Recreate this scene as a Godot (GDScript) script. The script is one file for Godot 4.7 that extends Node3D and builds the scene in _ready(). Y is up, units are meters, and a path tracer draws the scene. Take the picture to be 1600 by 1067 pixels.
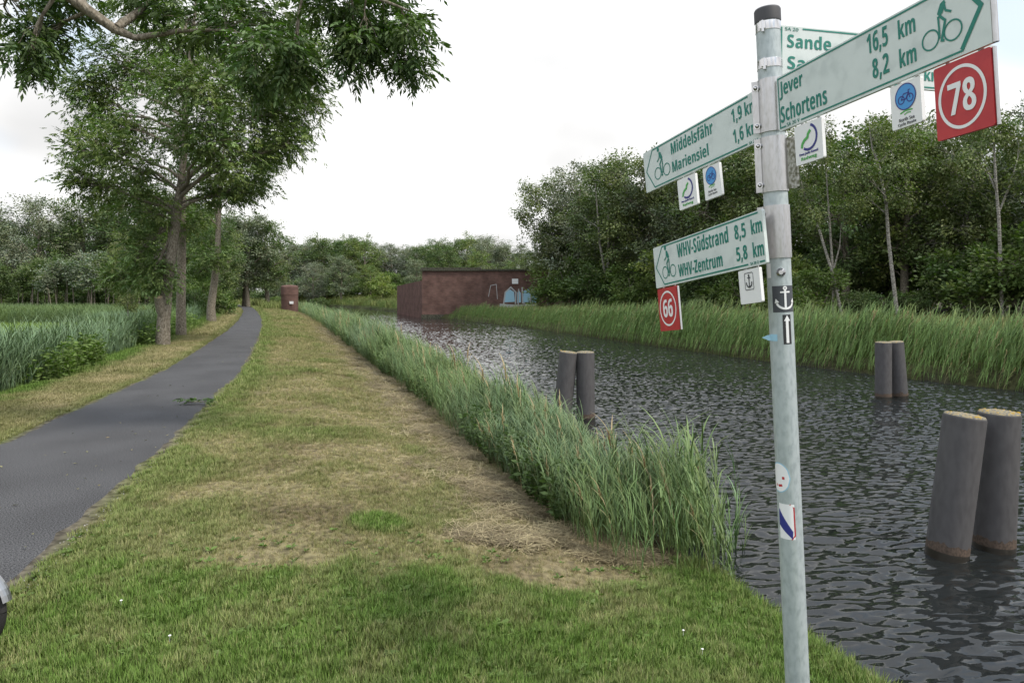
extends Node3D
# A canal-side cycle path: signpost, mooring piles, reeds, brick remains and woods under a bright overcast sky.
# In the helpers a point is (x, y, d): x to the right, y up, d metres ahead of the photographer; P() turns it into Godot's axes (z = -d).

const WATER_Y := -0.55
# water's edge of the near bank, of the far bank and the two edges of the path: [d, x]
const NEAR_EDGE := [[-40.0, 14.0], [0.0, 3.15], [3.82, 2.06], [4.99, 1.72], [6.8, 1.15], [9.0, 0.42], [12.1, -0.5], [15.8, -1.8], [24.0, -4.6], [36.7, -8.9], [56.8, -16.0], [72.7, -21.8], [105.0, -37.0], [130.0, -58.0], [160.0, -120.0], [300.0, -420.0]]
const FAR_EDGE := [[-40.0, 42.0], [0.0, 20.5], [15.25, 11.46], [17.8, 10.03], [22.4, 8.1], [29.8, 5.5], [41.4, 1.6], [59.2, -6.0], [70.0, -10.2], [82.0, -13.9], [103.7, -23.3], [119.6, -33.6], [140.0, -60.0], [165.0, -120.0], [310.0, -420.0]]
const PATH_RIGHT := [[-40.0, -1.2], [0.0, -2.45], [3.77, -2.74], [4.15, -2.82], [6.0, -3.31], [7.57, -3.7], [10.54, -4.55], [14.45, -5.65], [22.95, -8.5], [31.0, -11.3], [42.3, -15.4], [59.4, -22.0], [81.4, -30.9], [110.0, -45.0], [160.0, -80.0], [300.0, -300.0]]
const PATH_LEFT := [[-40.0, -3.2], [0.0, -4.45], [4.0, -4.85], [7.57, -5.75], [9.56, -6.28], [11.43, -6.75], [14.69, -7.6], [20.3, -9.4], [29.5, -12.5], [42.3, -17.1], [59.4, -23.6], [81.4, -32.4], [110.0, -46.6], [160.0, -82.0], [300.0, -302.0]]

const REED_HEIGHT := [[4.0, 0.85], [5.6, 0.88], [6.9, 0.62], [8.0, 0.66], [9.2, 0.76], [11.0, 0.66], [13.5, 0.72], [16.0, 0.8], [22.0, 0.95], [80.0, 0.95]]

var rng := RandomNumberGenerator.new()
var noise := FastNoiseLite.new()
var fine := FastNoiseLite.new()
var ripple := FastNoiseLite.new()
var used := {}
var mat := {}

func P(x: float, y: float, d: float) -> Vector3:
	return Vector3(x, y, -d)

func at(table: Array, d: float) -> float:
	var n := table.size()
	if d <= table[0][0]:
		return table[0][1]
	for i in range(1, n):
		if d <= table[i][0]:
			var a: Array = table[i - 1]
			var b: Array = table[i]
			return lerpf(a[1], b[1], (d - a[0]) / (b[0] - a[0]))
	return table[n - 1][1]

# ---------------------------------------------------------------- mesh building
class Shape:
	var v := PackedVector3Array()
	var n := PackedVector3Array()
	var c := PackedColorArray()
	var uv := PackedVector2Array()
	var i := PackedInt32Array()
	var tint := Color.WHITE
	func point(p: Vector3, normal: Vector3, u := Vector2.ZERO) -> int:
		v.append(p); n.append(normal); c.append(tint); uv.append(u)
		return v.size() - 1
	func tri(a: Vector3, b: Vector3, d: Vector3) -> void:
		var m := (b - a).cross(d - a).normalized()
		var k := point(a, m); point(b, m); point(d, m)
		i.append_array([k, k + 2, k + 1])
	func quad(a: Vector3, b: Vector3, d: Vector3, e: Vector3) -> void:
		var m := (b - a).cross(d - a)
		if m.length() < 1e-12:
			m = (d - a).cross(e - a)
		m = m.normalized()
		var k := point(a, m, Vector2(0, 1)); point(b, m, Vector2(1, 1)); point(d, m, Vector2(1, 0)); point(e, m, Vector2(0, 0))
		i.append_array([k, k + 2, k + 1, k, k + 3, k + 2])
	func face(a: int, b: int, d: int) -> void:
		i.append_array([a, d, b])
	func box(lo: Vector3, hi: Vector3, t := Transform3D()) -> void:
		var q := []
		for k in 8:
			q.append(t * Vector3(hi.x if k & 1 else lo.x, hi.y if k & 2 else lo.y, hi.z if k & 4 else lo.z))
		quad(q[4], q[5], q[7], q[6]); quad(q[1], q[0], q[2], q[3]); quad(q[5], q[1], q[3], q[7])
		quad(q[0], q[4], q[6], q[2]); quad(q[6], q[7], q[3], q[2]); quad(q[0], q[1], q[5], q[4])
	func tube(pts: Array, radii: Array, sides := 6, capped := true) -> void:
		var count := pts.size()
		var dir: Vector3 = (pts[1] - pts[0]).normalized()
		var side := dir.cross(Vector3.RIGHT if absf(dir.x) < 0.8 else Vector3.BACK).normalized()
		var first := v.size()
		var run := 0.0
		for k in count:
			var p: Vector3 = pts[k]
			if k > 0:
				run += p.distance_to(pts[k - 1])
			var d: Vector3 = ((pts[mini(k + 1, count - 1)] - pts[maxi(k - 1, 0)]) as Vector3).normalized()
			side = (side - d * side.dot(d)).normalized()
			var up := d.cross(side)
			for s in sides + 1:
				var a := TAU * s / sides
				var m := side * cos(a) + up * sin(a)
				point(p + m * radii[k], m, Vector2(float(s) / sides, run))
		for k in count - 1:
			for s in sides:
				var a := first + k * (sides + 1) + s
				var b := a + sides + 1
				face(a, a + 1, b + 1); face(a, b + 1, b)
		if capped:
			for e in 2:
				var p: Vector3 = pts[0] if e == 0 else pts[count - 1]
				var base := first + (0 if e == 0 else (count - 1) * (sides + 1))
				var d: Vector3 = (pts[1] - pts[0]) if e == 0 else (pts[count - 1] - pts[count - 2])
				d = d.normalized() * (-1.0 if e == 0 else 1.0)
				var m := point(p, d)
				var ring := v.size()
				for s in sides + 1:
					point(v[base + s], d)
				for s in sides:
					if e == 0:
						face(m, ring + s + 1, ring + s)
					else:
						face(m, ring + s, ring + s + 1)
	func lathe(profile: Array, sides := 32, t := Transform3D()) -> void:
		# profile of [radius, y] from bottom to top
		var first := v.size()
		for k in profile.size():
			var a: Array = profile[maxi(k - 1, 0)]
			var b: Array = profile[mini(k + 1, profile.size() - 1)]
			var out := Vector2(b[1] - a[1], a[0] - b[0]).normalized()
			for s in sides + 1:
				var g := TAU * s / sides
				point(t * Vector3(cos(g) * profile[k][0], profile[k][1], -sin(g) * profile[k][0]), (t.basis * Vector3(cos(g) * out.x, out.y, -sin(g) * out.x)).normalized(), Vector2(float(s) / sides, profile[k][1]))
		for k in profile.size() - 1:
			for s in sides:
				var a := first + k * (sides + 1) + s
				var b := a + sides + 1
				face(a, a + 1, b + 1); face(a, b + 1, b)
	func flat(points: PackedVector2Array, z := 0.0) -> void:
		var idx := Geometry2D.triangulate_polygon(points)
		for k in range(0, idx.size(), 3):
			var a := points[idx[k]]
			var b := points[idx[k + 1]]
			var d := points[idx[k + 2]]
			if (b - a).cross(d - a) < 0:
				var h := b
				b = d
				d = h
			tri(Vector3(a.x, a.y, z), Vector3(b.x, b.y, z), Vector3(d.x, d.y, z))
	func stroke(points: Array, width: float, z := 0.0, closed := false) -> void:
		var count := points.size()
		var l := []
		var r := []
		for k in count:
			var a: Vector2 = points[(k - 1 + count) % count] if closed or k > 0 else points[0]
			var b: Vector2 = points[k]
			var e: Vector2 = points[(k + 1) % count] if closed or k < count - 1 else points[count - 1]
			var d1 := (b - a).normalized() if a != b else (e - b).normalized()
			var d2 := (e - b).normalized() if e != b else d1
			var m := (d1 + d2).normalized().orthogonal()
			var w := width * 0.5 / maxf(0.35, absf(m.dot(d2.orthogonal())))
			l.append(b + m * w); r.append(b - m * w)
		for k in (count if closed else count - 1):
			var j := (k + 1) % count
			quad(Vector3(l[k].x, l[k].y, z), Vector3(l[j].x, l[j].y, z), Vector3(r[j].x, r[j].y, z), Vector3(r[k].x, r[k].y, z))
			if n[n.size() - 1].z < 0:
				for q in 4:
					n[n.size() - 1 - q] = Vector3.BACK
				var e := i.size()
				for q in [e - 6, e - 3]:
					var h := i[q + 1]
					i[q + 1] = i[q + 2]
					i[q + 2] = h
	func ring(center: Vector2, rx: float, ry: float, width: float, z := 0.0, sides := 40) -> void:
		var p := []
		for k in sides:
			p.append(center + Vector2(cos(TAU * k / sides) * rx, sin(TAU * k / sides) * ry))
		stroke(p, width, z, true)
	func disc(center: Vector2, rx: float, ry: float, z := 0.0, sides := 32) -> void:
		var p := PackedVector2Array()
		for k in sides:
			p.append(center + Vector2(cos(TAU * k / sides) * rx, sin(TAU * k / sides) * ry))
		flat(p, z)
	func bend(radius: float, lift: float) -> void:
		# wraps a flat drawing (x across, y up) round an upright cylinder; x = 0 faces +z
		for k in v.size():
			var a := v[k].x / radius
			var r := radius + lift + v[k].z
			v[k] = Vector3(sin(a) * r, v[k].y, cos(a) * r)
			n[k] = Vector3(sin(a), 0, cos(a))
	func mesh() -> ArrayMesh:
		var m := ArrayMesh.new()
		if v.is_empty():
			return m
		var arrays := []
		arrays.resize(Mesh.ARRAY_MAX)
		arrays[Mesh.ARRAY_VERTEX] = v
		arrays[Mesh.ARRAY_NORMAL] = n
		arrays[Mesh.ARRAY_COLOR] = c
		arrays[Mesh.ARRAY_TEX_UV] = uv
		arrays[Mesh.ARRAY_INDEX] = i
		m.add_surface_from_arrays(Mesh.PRIMITIVE_TRIANGLES, arrays)
		return m

class Scatter:
	var b := PackedFloat32Array()
	var count := 0
	func put(t: Transform3D, c: Color) -> void:
		b.append_array([t.basis.x.x, t.basis.y.x, t.basis.z.x, t.origin.x, t.basis.x.y, t.basis.y.y, t.basis.z.y, t.origin.y, t.basis.x.z, t.basis.y.z, t.basis.z.z, t.origin.z, c.r, c.g, c.b, 1.0])
		count += 1

func numbered(called: String) -> String:
	if not used.has(called):
		used[called] = 0
		return called
	used[called] += 1
	return "%s_%03d" % [called, used[called]]

func tag(o: Node, label := "", category := "", group := "", kind := "") -> Node:
	if label: o.set_meta("label", label)
	if category: o.set_meta("category", category)
	if group: o.set_meta("group", group)
	if kind: o.set_meta("kind", kind)
	return o

func thing(called: String, label: String, category: String, where := Vector3.ZERO, group := "") -> Node3D:
	var o := Node3D.new()
	o.name = numbered(called)
	add_child(o)
	o.position = where
	tag(o, label, category, group)
	return o

func part(called: String, mesh: Mesh, m: Material, parent: Node) -> MeshInstance3D:
	var o := MeshInstance3D.new()
	o.name = called
	o.mesh = mesh
	o.material_override = m
	parent.add_child(o, true)
	return o

func solo(called: String, mesh: Mesh, m: Material) -> MeshInstance3D:
	var o := MeshInstance3D.new()
	o.name = numbered(called)
	o.mesh = mesh
	o.material_override = m
	add_child(o)
	return o

func scatter(called: String, mesh: Mesh, m: Material, s: Scatter, label: String, category: String) -> void:
	if s.count == 0:
		return
	var mm := MultiMesh.new()
	mm.transform_format = MultiMesh.TRANSFORM_3D
	mm.use_colors = true
	mm.mesh = mesh
	mm.instance_count = s.count
	mm.buffer = s.b
	var o := MultiMeshInstance3D.new()
	o.name = numbered(called)
	o.multimesh = mm
	o.material_override = m
	add_child(o)
	tag(o, label, category, "", "stuff")

# ---------------------------------------------------------------- materials
func lin(r: float, g: float, b: float) -> Color:
	return Color(r, g, b).linear_to_srgb()

func plain(color: Color, rough := 0.7, metal := 0.0, spec := 0.5) -> StandardMaterial3D:
	var m := StandardMaterial3D.new()
	m.albedo_color = color
	m.roughness = rough
	m.metallic = metal
	m.metallic_specular = spec
	return m

func leafy(rough := 0.5, through := Color(0.6, 0.74, 0.24), spec := 0.35) -> StandardMaterial3D:
	var m := StandardMaterial3D.new()
	m.vertex_color_use_as_albedo = true
	m.roughness = rough
	m.metallic_specular = spec
	m.cull_mode = BaseMaterial3D.CULL_DISABLED
	m.backlight_enabled = true
	m.backlight = through
	return m

func noise_texture(seed_: int, freq: float, octaves: int, stops: Array, size := 512) -> ImageTexture:
	# stops: [position, Color (sRGB)]
	var n := FastNoiseLite.new()
	n.seed = seed_
	n.frequency = freq
	n.fractal_octaves = octaves
	n.noise_type = FastNoiseLite.TYPE_SIMPLEX_SMOOTH
	var g := n.get_seamless_image(size, size)
	g.convert(Image.FORMAT_L8)
	var raw := g.get_data()
	var gr := Gradient.new()
	gr.offsets = PackedFloat32Array(stops.map(func(s): return s[0]))
	gr.colors = PackedColorArray(stops.map(func(s): return s[1]))
	var lut := PackedByteArray()
	for k in 256:
		var c := gr.sample(k / 255.0)
		lut.append_array([int(c.r * 255.0), int(c.g * 255.0), int(c.b * 255.0)])
	var out := PackedByteArray()
	out.resize(raw.size() * 3)
	for k in raw.size():
		var q := raw[k] * 3
		out[k * 3] = lut[q]; out[k * 3 + 1] = lut[q + 1]; out[k * 3 + 2] = lut[q + 2]
	return ImageTexture.create_from_image(Image.create_from_data(size, size, false, Image.FORMAT_RGB8, out))

func bump_texture(seed_: int, freq: float, octaves: int, strength: float, size := 512) -> ImageTexture:
	var n := FastNoiseLite.new()
	n.seed = seed_
	n.frequency = freq
	n.fractal_octaves = octaves
	var g := n.get_seamless_image(size, size)
	g.bump_map_to_normal_map(strength)
	return ImageTexture.create_from_image(g)

func triplanar(m: StandardMaterial3D, scale: Vector3) -> StandardMaterial3D:
	m.uv1_triplanar = true
	m.uv1_world_triplanar = true
	m.uv1_scale = scale
	return m

func grey(k: float) -> Color:
	return Color(k, k, k)

func make_materials() -> void:
	var ground := plain(Color.WHITE, 0.95, 0.0, 0.2)
	ground.vertex_color_use_as_albedo = true
	ground.albedo_texture = noise_texture(3, 0.02, 5, [[0.2, grey(0.62)], [0.5, grey(0.85)], [0.8, grey(1.0)]])
	mat.ground = triplanar(ground, Vector3.ONE * 0.8)
	var asphalt := plain(lin(0.122, 0.123, 0.127), 0.9, 0.0, 0.3)
	asphalt.albedo_texture = noise_texture(8, 0.085, 3, [[0.2, grey(0.45)], [0.45, grey(0.75)], [0.7, grey(0.95)], [0.85, grey(1.0)]])
	asphalt.normal_enabled = true
	asphalt.normal_texture = bump_texture(9, 0.2, 3, 3.0)
	asphalt.normal_scale = 0.3
	asphalt.detail_enabled = true
	asphalt.detail_blend_mode = BaseMaterial3D.BLEND_MODE_MUL
	asphalt.detail_albedo = noise_texture(12, 0.012, 4, [[0.25, grey(0.91)], [0.5, grey(0.96)], [0.75, grey(1.0)]])
	asphalt.uv2_triplanar = true
	asphalt.uv2_world_triplanar = true
	asphalt.uv2_scale = Vector3.ONE * 0.11
	asphalt.detail_uv_layer = BaseMaterial3D.DETAIL_UV_2
	mat.asphalt = triplanar(asphalt, Vector3.ONE * 1.7)
	var water := plain(lin(0.012, 0.014, 0.014), 0.03, 0.0, 0.44)
	water.normal_enabled = true
	water.normal_texture = bump_texture(21, 0.02, 4, 6.0)
	water.normal_scale = 0.14
	mat.water = triplanar(water, Vector3(0.5, 1.0, 1.1))
	mat.leaf = leafy()
	mat.dull_leaf = leafy(0.6, Color(0.4, 0.5, 0.2), 0.3)
	mat.grass = leafy(0.65, Color(0.4, 0.48, 0.15), 0.25)
	mat.reed = leafy(0.55, Color(0.36, 0.44, 0.16), 0.3)
	var bark := plain(Color.WHITE, 0.95, 0.0, 0.2)
	bark.albedo_texture = noise_texture(31, 0.03, 5, [[0.2, lin(0.1, 0.085, 0.065)], [0.5, lin(0.22, 0.195, 0.155)], [0.8, lin(0.32, 0.29, 0.24)]])
	bark.normal_enabled = true
	bark.normal_texture = bump_texture(32, 0.05, 4, 8.0)
	mat.bark = triplanar(bark, Vector3(1.6, 0.5, 1.6))
	var birch := plain(Color.WHITE, 0.8, 0.0, 0.3)
	birch.albedo_texture = noise_texture(37, 0.025, 4, [[0.24, lin(0.05, 0.045, 0.04)], [0.4, lin(0.2, 0.19, 0.165)], [0.58, lin(0.34, 0.325, 0.295)], [0.8, lin(0.46, 0.445, 0.41)]])
	mat.birch = triplanar(birch, Vector3(0.5, 1.9, 0.5))
	var brick := plain(Color.WHITE, 0.95, 0.0, 0.2)
	brick.albedo_texture = brick_texture()
	brick.detail_enabled = true
	brick.detail_blend_mode = BaseMaterial3D.BLEND_MODE_MUL
	brick.detail_albedo = noise_texture(41, 0.014, 5, [[0.2, grey(0.84)], [0.5, grey(0.93)], [0.8, grey(1.0)]])
	brick.uv2_triplanar = true
	brick.uv2_world_triplanar = true
	brick.uv2_scale = Vector3.ONE * 0.13
	brick.detail_uv_layer = BaseMaterial3D.DETAIL_UV_2
	mat.brick = triplanar(brick, Vector3.ONE * 0.5)
	var slab := plain(Color.WHITE, 0.95, 0.0, 0.2)
	slab.albedo_texture = noise_texture(45, 0.02, 5, [[0.3, lin(0.035, 0.035, 0.025)], [0.6, lin(0.09, 0.09, 0.07)]])
	mat.slab = triplanar(slab, Vector3.ONE * 0.7)
	var galv := plain(Color.WHITE, 0.5, 0.25, 0.5)
	galv.albedo_texture = noise_texture(51, 0.03, 5, [[0.2, lin(0.32, 0.37, 0.385)], [0.45, lin(0.4, 0.455, 0.47)], [0.8, lin(0.45, 0.505, 0.52)]])
	galv.roughness_texture = noise_texture(52, 0.02, 4, [[0.3, grey(0.75)], [0.7, grey(1.0)]])
	mat.galvanised = triplanar(galv, Vector3(3.0, 1.2, 3.0))
	var steel := plain(Color.WHITE, 0.33, 1.0, 0.5)
	steel.albedo_texture = noise_texture(55, 0.02, 5, [[0.2, lin(0.44, 0.44, 0.43)], [0.42, lin(0.5, 0.5, 0.5)], [0.75, lin(0.54, 0.54, 0.55)]])
	mat.sleeve = triplanar(steel, Vector3(9.0, 2.0, 9.0))
	var lichen := plain(Color.WHITE, 0.6, 0.5, 0.5)
	lichen.albedo_texture = noise_texture(58, 0.03, 5, [[0.3, lin(0.13, 0.13, 0.09)], [0.5, lin(0.34, 0.34, 0.3)], [0.75, lin(0.5, 0.5, 0.49)]])
	mat.worn_steel = triplanar(lichen, Vector3(6, 3, 6))
	mat.chrome = plain(lin(0.66, 0.66, 0.67), 0.18, 1.0)
	mat.cap = plain(lin(0.05, 0.05, 0.056), 0.6)
	var sign_face := plain(Color.WHITE, 0.42, 0.0, 0.5)
	sign_face.albedo_texture = noise_texture(61, 0.012, 5, [[0.2, lin(0.49, 0.55, 0.54)], [0.42, lin(0.57, 0.63, 0.62)], [0.8, lin(0.6, 0.66, 0.65)]])
	mat.sign_face = triplanar(sign_face, Vector3.ONE * 1.5)
	mat.sign_back = plain(lin(0.42, 0.42, 0.42), 0.5, 0.6)
	mat.green = plain(lin(0.0, 0.17, 0.13), 0.45)
	mat.white = plain(lin(0.74, 0.75, 0.76), 0.45)
	var red := plain(Color.WHITE, 0.4, 0.0, 0.5)
	red.albedo_texture = noise_texture(64, 0.012, 4, [[0.3, lin(0.40, 0.022, 0.03)], [0.7, lin(0.46, 0.03, 0.034)]])
	mat.red = triplanar(red, Vector3.ONE * 3.0)
	mat.navy = plain(lin(0.025, 0.03, 0.2), 0.5)
	mat.lime = plain(lin(0.07, 0.36, 0.08), 0.5)
	mat.sky_blue = plain(lin(0.06, 0.28, 0.62), 0.5)
	mat.black = plain(lin(0.02, 0.021, 0.024), 0.5)
	mat.slate = plain(lin(0.05, 0.056, 0.068), 0.5)
	mat.pale_blue = plain(lin(0.3, 0.52, 0.66), 0.6)
	var pile := plain(Color.WHITE, 0.62, 0.0, 0.45)
	pile.albedo_texture = noise_texture(71, 0.02, 5, [[0.2, lin(0.058, 0.056, 0.058)], [0.5, lin(0.07, 0.068, 0.07)], [0.8, lin(0.08, 0.078, 0.08)]])
	mat.pile = triplanar(pile, Vector3(1.6, 0.5, 1.6))
	var rust := plain(Color.WHITE, 0.9, 0.0, 0.3)
	rust.albedo_texture = noise_texture(73, 0.035, 5, [[0.25, lin(0.06, 0.047, 0.038)], [0.5, lin(0.092, 0.07, 0.055)], [0.75, lin(0.12, 0.088, 0.068)]])
	mat.rust = triplanar(rust, Vector3(2.5, 1.5, 2.5))
	var top := plain(Color.WHITE, 0.95, 0.0, 0.2)
	top.albedo_texture = noise_texture(78, 0.03, 5, [[0.25, lin(0.1, 0.097, 0.085)], [0.5, lin(0.2, 0.19, 0.16)], [0.62, lin(0.26, 0.23, 0.16)], [0.7, lin(0.33, 0.24, 0.06)], [0.85, lin(0.38, 0.22, 0.03)]])
	mat.pile_top = triplanar(top, Vector3.ONE * 2.2)
	mat.slime = plain(lin(0.022, 0.019, 0.014), 0.4)
	mat.lichen = plain(lin(0.36, 0.23, 0.04), 0.95, 0.0, 0.2)
	mat.tyre = plain(lin(0.018, 0.017, 0.017), 0.75)
	mat.silver = plain(lin(0.38, 0.39, 0.4), 0.3, 0.9)
	mat.stone = plain(lin(0.3, 0.29, 0.27), 0.9)
	mat.stone.vertex_color_use_as_albedo = true
	mat.daisy = plain(lin(0.75, 0.75, 0.72), 0.8)
	mat.cut_wood = plain(lin(0.33, 0.26, 0.17), 0.9)

func brick_texture() -> ImageTexture:
	var im := Image.create(512, 512, false, Image.FORMAT_RGB8)
	im.fill(lin(0.125, 0.095, 0.08))
	var r := RandomNumberGenerator.new()
	r.seed = 4
	for row in 32:
		for k in 9:
			var t := r.randf()
			var c := lin(0.13 + 0.055 * t, 0.077 + 0.028 * t, 0.067 + 0.022 * t)
			var x := k * 64 - (32 if row % 2 else 0)
			im.fill_rect(Rect2i(x + 2, row * 16 + 2, 60, 12), c)
	return ImageTexture.create_from_image(im)

# ---------------------------------------------------------------- the lie of the land
func ground_y(x: float, d: float) -> float:
	var w1 := at(NEAR_EDGE, d)
	var w2 := at(FAR_EDGE, d)
	var t1 := (w1 - x) * 0.95
	var t2 := (x - w2) * 0.9
	if t1 >= 0.0:
		var y := -0.6 + 0.27 * smoothstep(0.0, 0.4, t1) + 0.33 * smoothstep(0.3, 3.2, t1)
		var tl := at(PATH_LEFT, d) - x
		if tl > 0.5:
			y -= 0.72 * smoothstep(1.0, 4.2, tl)
		if tl > 0.35 or x > at(PATH_RIGHT, d) + 0.25:
			y += 0.025 * noise.get_noise_2d(x * 0.9, d * 0.9)
		return y
	if t2 >= 0.0:
		return -0.6 + 0.4 * smoothstep(0.0, 0.45, t2) + 0.45 * smoothstep(0.4, 6.0, t2) + 0.5 * smoothstep(6.0, 16.0, t2) + 0.03 * noise.get_noise_2d(x * 0.7, d * 0.7)
	return -0.6 - 1.3 * smoothstep(0.0, 2.0, minf(-t1, -t2))

const GREEN := Color(0.125, 0.21, 0.045)
const OLIVE := Color(0.255, 0.25, 0.115)
const STRAW := Color(0.42, 0.36, 0.21)
const BROWN := Color(0.18, 0.14, 0.088)

func lawn_color(x: float, d: float) -> Color:
	var a := noise.get_noise_2d(x * 1.4, d * 1.4)
	var b := fine.get_noise_2d(x * 2.2, d * 2.2)
	var t1 := (at(NEAR_EDGE, d) - x) * 0.95
	var tr := x - at(PATH_RIGHT, d)
	var c := OLIVE.lerp(STRAW, clampf(0.36 + 0.8 * a + 0.7 * b, 0.0, 1.0))
	c = c.lerp(GREEN, 0.55 * smoothstep(0.05, 0.5, noise.get_noise_2d(x * 0.8 + 60.0, d * 0.5)))
	# dried cuttings along the reeds
	c = c.lerp(STRAW.lerp(BROWN, 0.35 + 0.4 * b), 0.85 * smoothstep(2.2, 1.3, t1 + 0.6 * a) * smoothstep(3.7, 4.3, d + 0.3 * a))
	# greener edge along the path
	c = c.lerp(GREEN, 0.6 * smoothstep(0.75, 0.15, tr + 0.4 * a))
	# bare, brownish patches and one green clump
	c = c.lerp(BROWN, 0.75 * smoothstep(0.6, 0.15, Vector2((x + 1.45) * 0.8, d - 5.1).length() + 0.25 * b))
	c = c.lerp(BROWN, 0.5 * smoothstep(0.28, 0.5, fine.get_noise_2d(x * 0.9 + 30.0, d * 0.9)))
	c = c.lerp(GREEN, smoothstep(0.3, 0.15, Vector2(x + 0.98, d - 5.0).length()))
	# the mown lawn in front is green
	c = c.lerp(GREEN.lerp(OLIVE, clampf(0.12 + 0.8 * b, 0.0, 0.65)), smoothstep(4.45, 4.0, d + 0.35 * a + 0.25 * b - 0.1 * x))
	if t1 < 1.1 and d < 4.8:
		c = c.lerp(GREEN, smoothstep(1.1, 0.6, t1))
	return c

func terrain_color(x: float, d: float) -> Color:
	var t1 := at(NEAR_EDGE, d) - x
	var t2 := x - at(FAR_EDGE, d)
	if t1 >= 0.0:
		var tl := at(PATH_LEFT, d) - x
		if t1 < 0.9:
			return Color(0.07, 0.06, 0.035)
		if tl > 1.6:
			return Color(0.06, 0.085, 0.03).lerp(Color(0.12, 0.17, 0.045), smoothstep(0.0, 0.4, noise.get_noise_2d(x * 0.2, d * 0.2)))
		if x > at(PATH_RIGHT, d) - 0.1 or tl > -0.1:
			return lawn_color(x, d).lerp(BROWN, 0.3) * 0.8
		return Color(0.14, 0.125, 0.095)
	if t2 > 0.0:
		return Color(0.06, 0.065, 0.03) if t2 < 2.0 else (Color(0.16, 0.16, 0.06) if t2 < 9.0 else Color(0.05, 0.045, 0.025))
	return Color(0.03, 0.03, 0.02)

func grid(rows: Array, columns: Callable, height: Callable, color: Callable, e := 0.06) -> Shape:
	var s := Shape.new()
	var wide := 0
	for d in rows:
		var xs: Array = columns.call(d)
		wide = xs.size()
		for x in xs:
			s.tint = color.call(x, d)
			var y: float = height.call(x, d)
			var nx: float = y - height.call(x + e, d)
			var nz: float = height.call(x, d + e) - y
			s.point(P(x, y, d), Vector3(nx / e, 1.0, nz / e).normalized())
	for r in rows.size() - 1:
		for k in wide - 1:
			var a := r * wide + k
			s.face(a, a + 1, a + wide + 1)
			s.face(a, a + wide + 1, a + wide)
	return s

func make_land() -> void:
	var rows := []
	var d := -40.0
	while d < 900.0:
		rows.append(d)
		d += 4.0 if d < 0.0 else (0.16 if d < 9.0 else clampf((d - 9.0) * 0.02 + 0.18, 0.18, 60.0))
	var offs := []
	for x in [-700.0, -400.0, -250.0, -160.0, -110.0, -80.0, -60.0, -48.0, -40.0, -34.0, -29.0, -25.0, -22.0, -19.0, -17.0, -15.0, -13.5, -12.0, -11.0, -10.0]:
		offs.append(x)
	var x0 := -9.5
	while x0 < 1.0:
		offs.append(x0)
		x0 += 0.17
	while x0 < 20.0:
		offs.append(x0)
		x0 += 0.4
	for x in [21.0, 22.5, 24.5, 27.0, 30.0, 34.0, 40.0, 50.0, 65.0, 90.0, 130.0, 200.0, 350.0, 700.0]:
		offs.append(x)
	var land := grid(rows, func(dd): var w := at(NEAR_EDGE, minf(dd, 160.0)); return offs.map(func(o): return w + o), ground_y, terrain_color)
	tag(solo("ground", land.mesh(), mat.ground), "", "", "", "structure")
	# the path: a slightly crowned sheet of asphalt with ragged edges
	var s := Shape.new()
	d = -20.0
	var k := 0
	while d < 170.0:
		var l := at(PATH_LEFT, d) + 0.07 * fine.get_noise_2d(d * 1.5, 7.0) + 0.03 * fine.get_noise_2d(d * 9.0, 3.0)
		var r := at(PATH_RIGHT, d) + 0.07 * fine.get_noise_2d(d * 1.5, 90.0) + 0.03 * fine.get_noise_2d(d * 9.0, 60.0)
		for q in 9:
			var t := q / 8.0
			s.point(P(lerpf(l, r, t), 0.008 + 0.02 * (1.0 - pow(2.0 * t - 1.0, 2.0)) - (0.03 if q == 0 or q == 8 else 0.0), d), Vector3.UP)
		if k > 0:
			for q in 8:
				var a := (k - 1) * 9 + q
				s.face(a, a + 1, a + 10)
				s.face(a, a + 10, a + 9)
		k += 1
		d += 0.12 if d > 2.0 and d < 14.0 else (0.4 if d < 45.0 else 1.2)
	tag(solo("path", s.mesh(), mat.asphalt), "", "", "", "structure")

func wave(x: float, d: float) -> float:
	# short wind waves that run along the canal
	var u := x * 0.94 - d * 0.33
	var w := d * 0.94 + x * 0.33
	var y := 0.017 * ripple.get_noise_2d(u * 3.3, w * 8.0) + 0.0075 * ripple.get_noise_2d(u * 5.0 + 40.0, w * 12.0 + 7.0 + u * 1.5)
	y += 0.006 * sin(w * 8.5 + 3.5 * noise.get_noise_2d(u * 1.6, w * 2.0))
	return y * (0.95 + 0.6 * noise.get_noise_2d(u * 0.35, w * 0.25))

func make_water() -> void:
	var rows := []
	var d := -30.0
	while d < 330.0:
		rows.append(d)
		d += 3.0 if d < -1.0 else (1.0 if d < 2.0 else (0.034 if d < 9.0 else clampf(0.034 + (d - 9.0) * 0.004, 0.034, 6.0)))
	var columns := func(dd):
		var a := at(NEAR_EDGE, dd) - 0.4
		var b := at(FAR_EDGE, dd) + 0.4
		var out := []
		for q in 181:
			out.append(lerpf(a, b, q / 180.0))
		return out
	var height := func(x, dd): return WATER_Y + wave(x, dd) * lerpf(1.0, 0.5, smoothstep(10.0, 36.0, dd)) * smoothstep(95.0, 40.0, dd)
	var s := grid(rows, columns, height, func(_x, _d): return Color.WHITE, 0.02)
	tag(solo("water", s.mesh(), mat.water), "", "", "", "structure")

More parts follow.
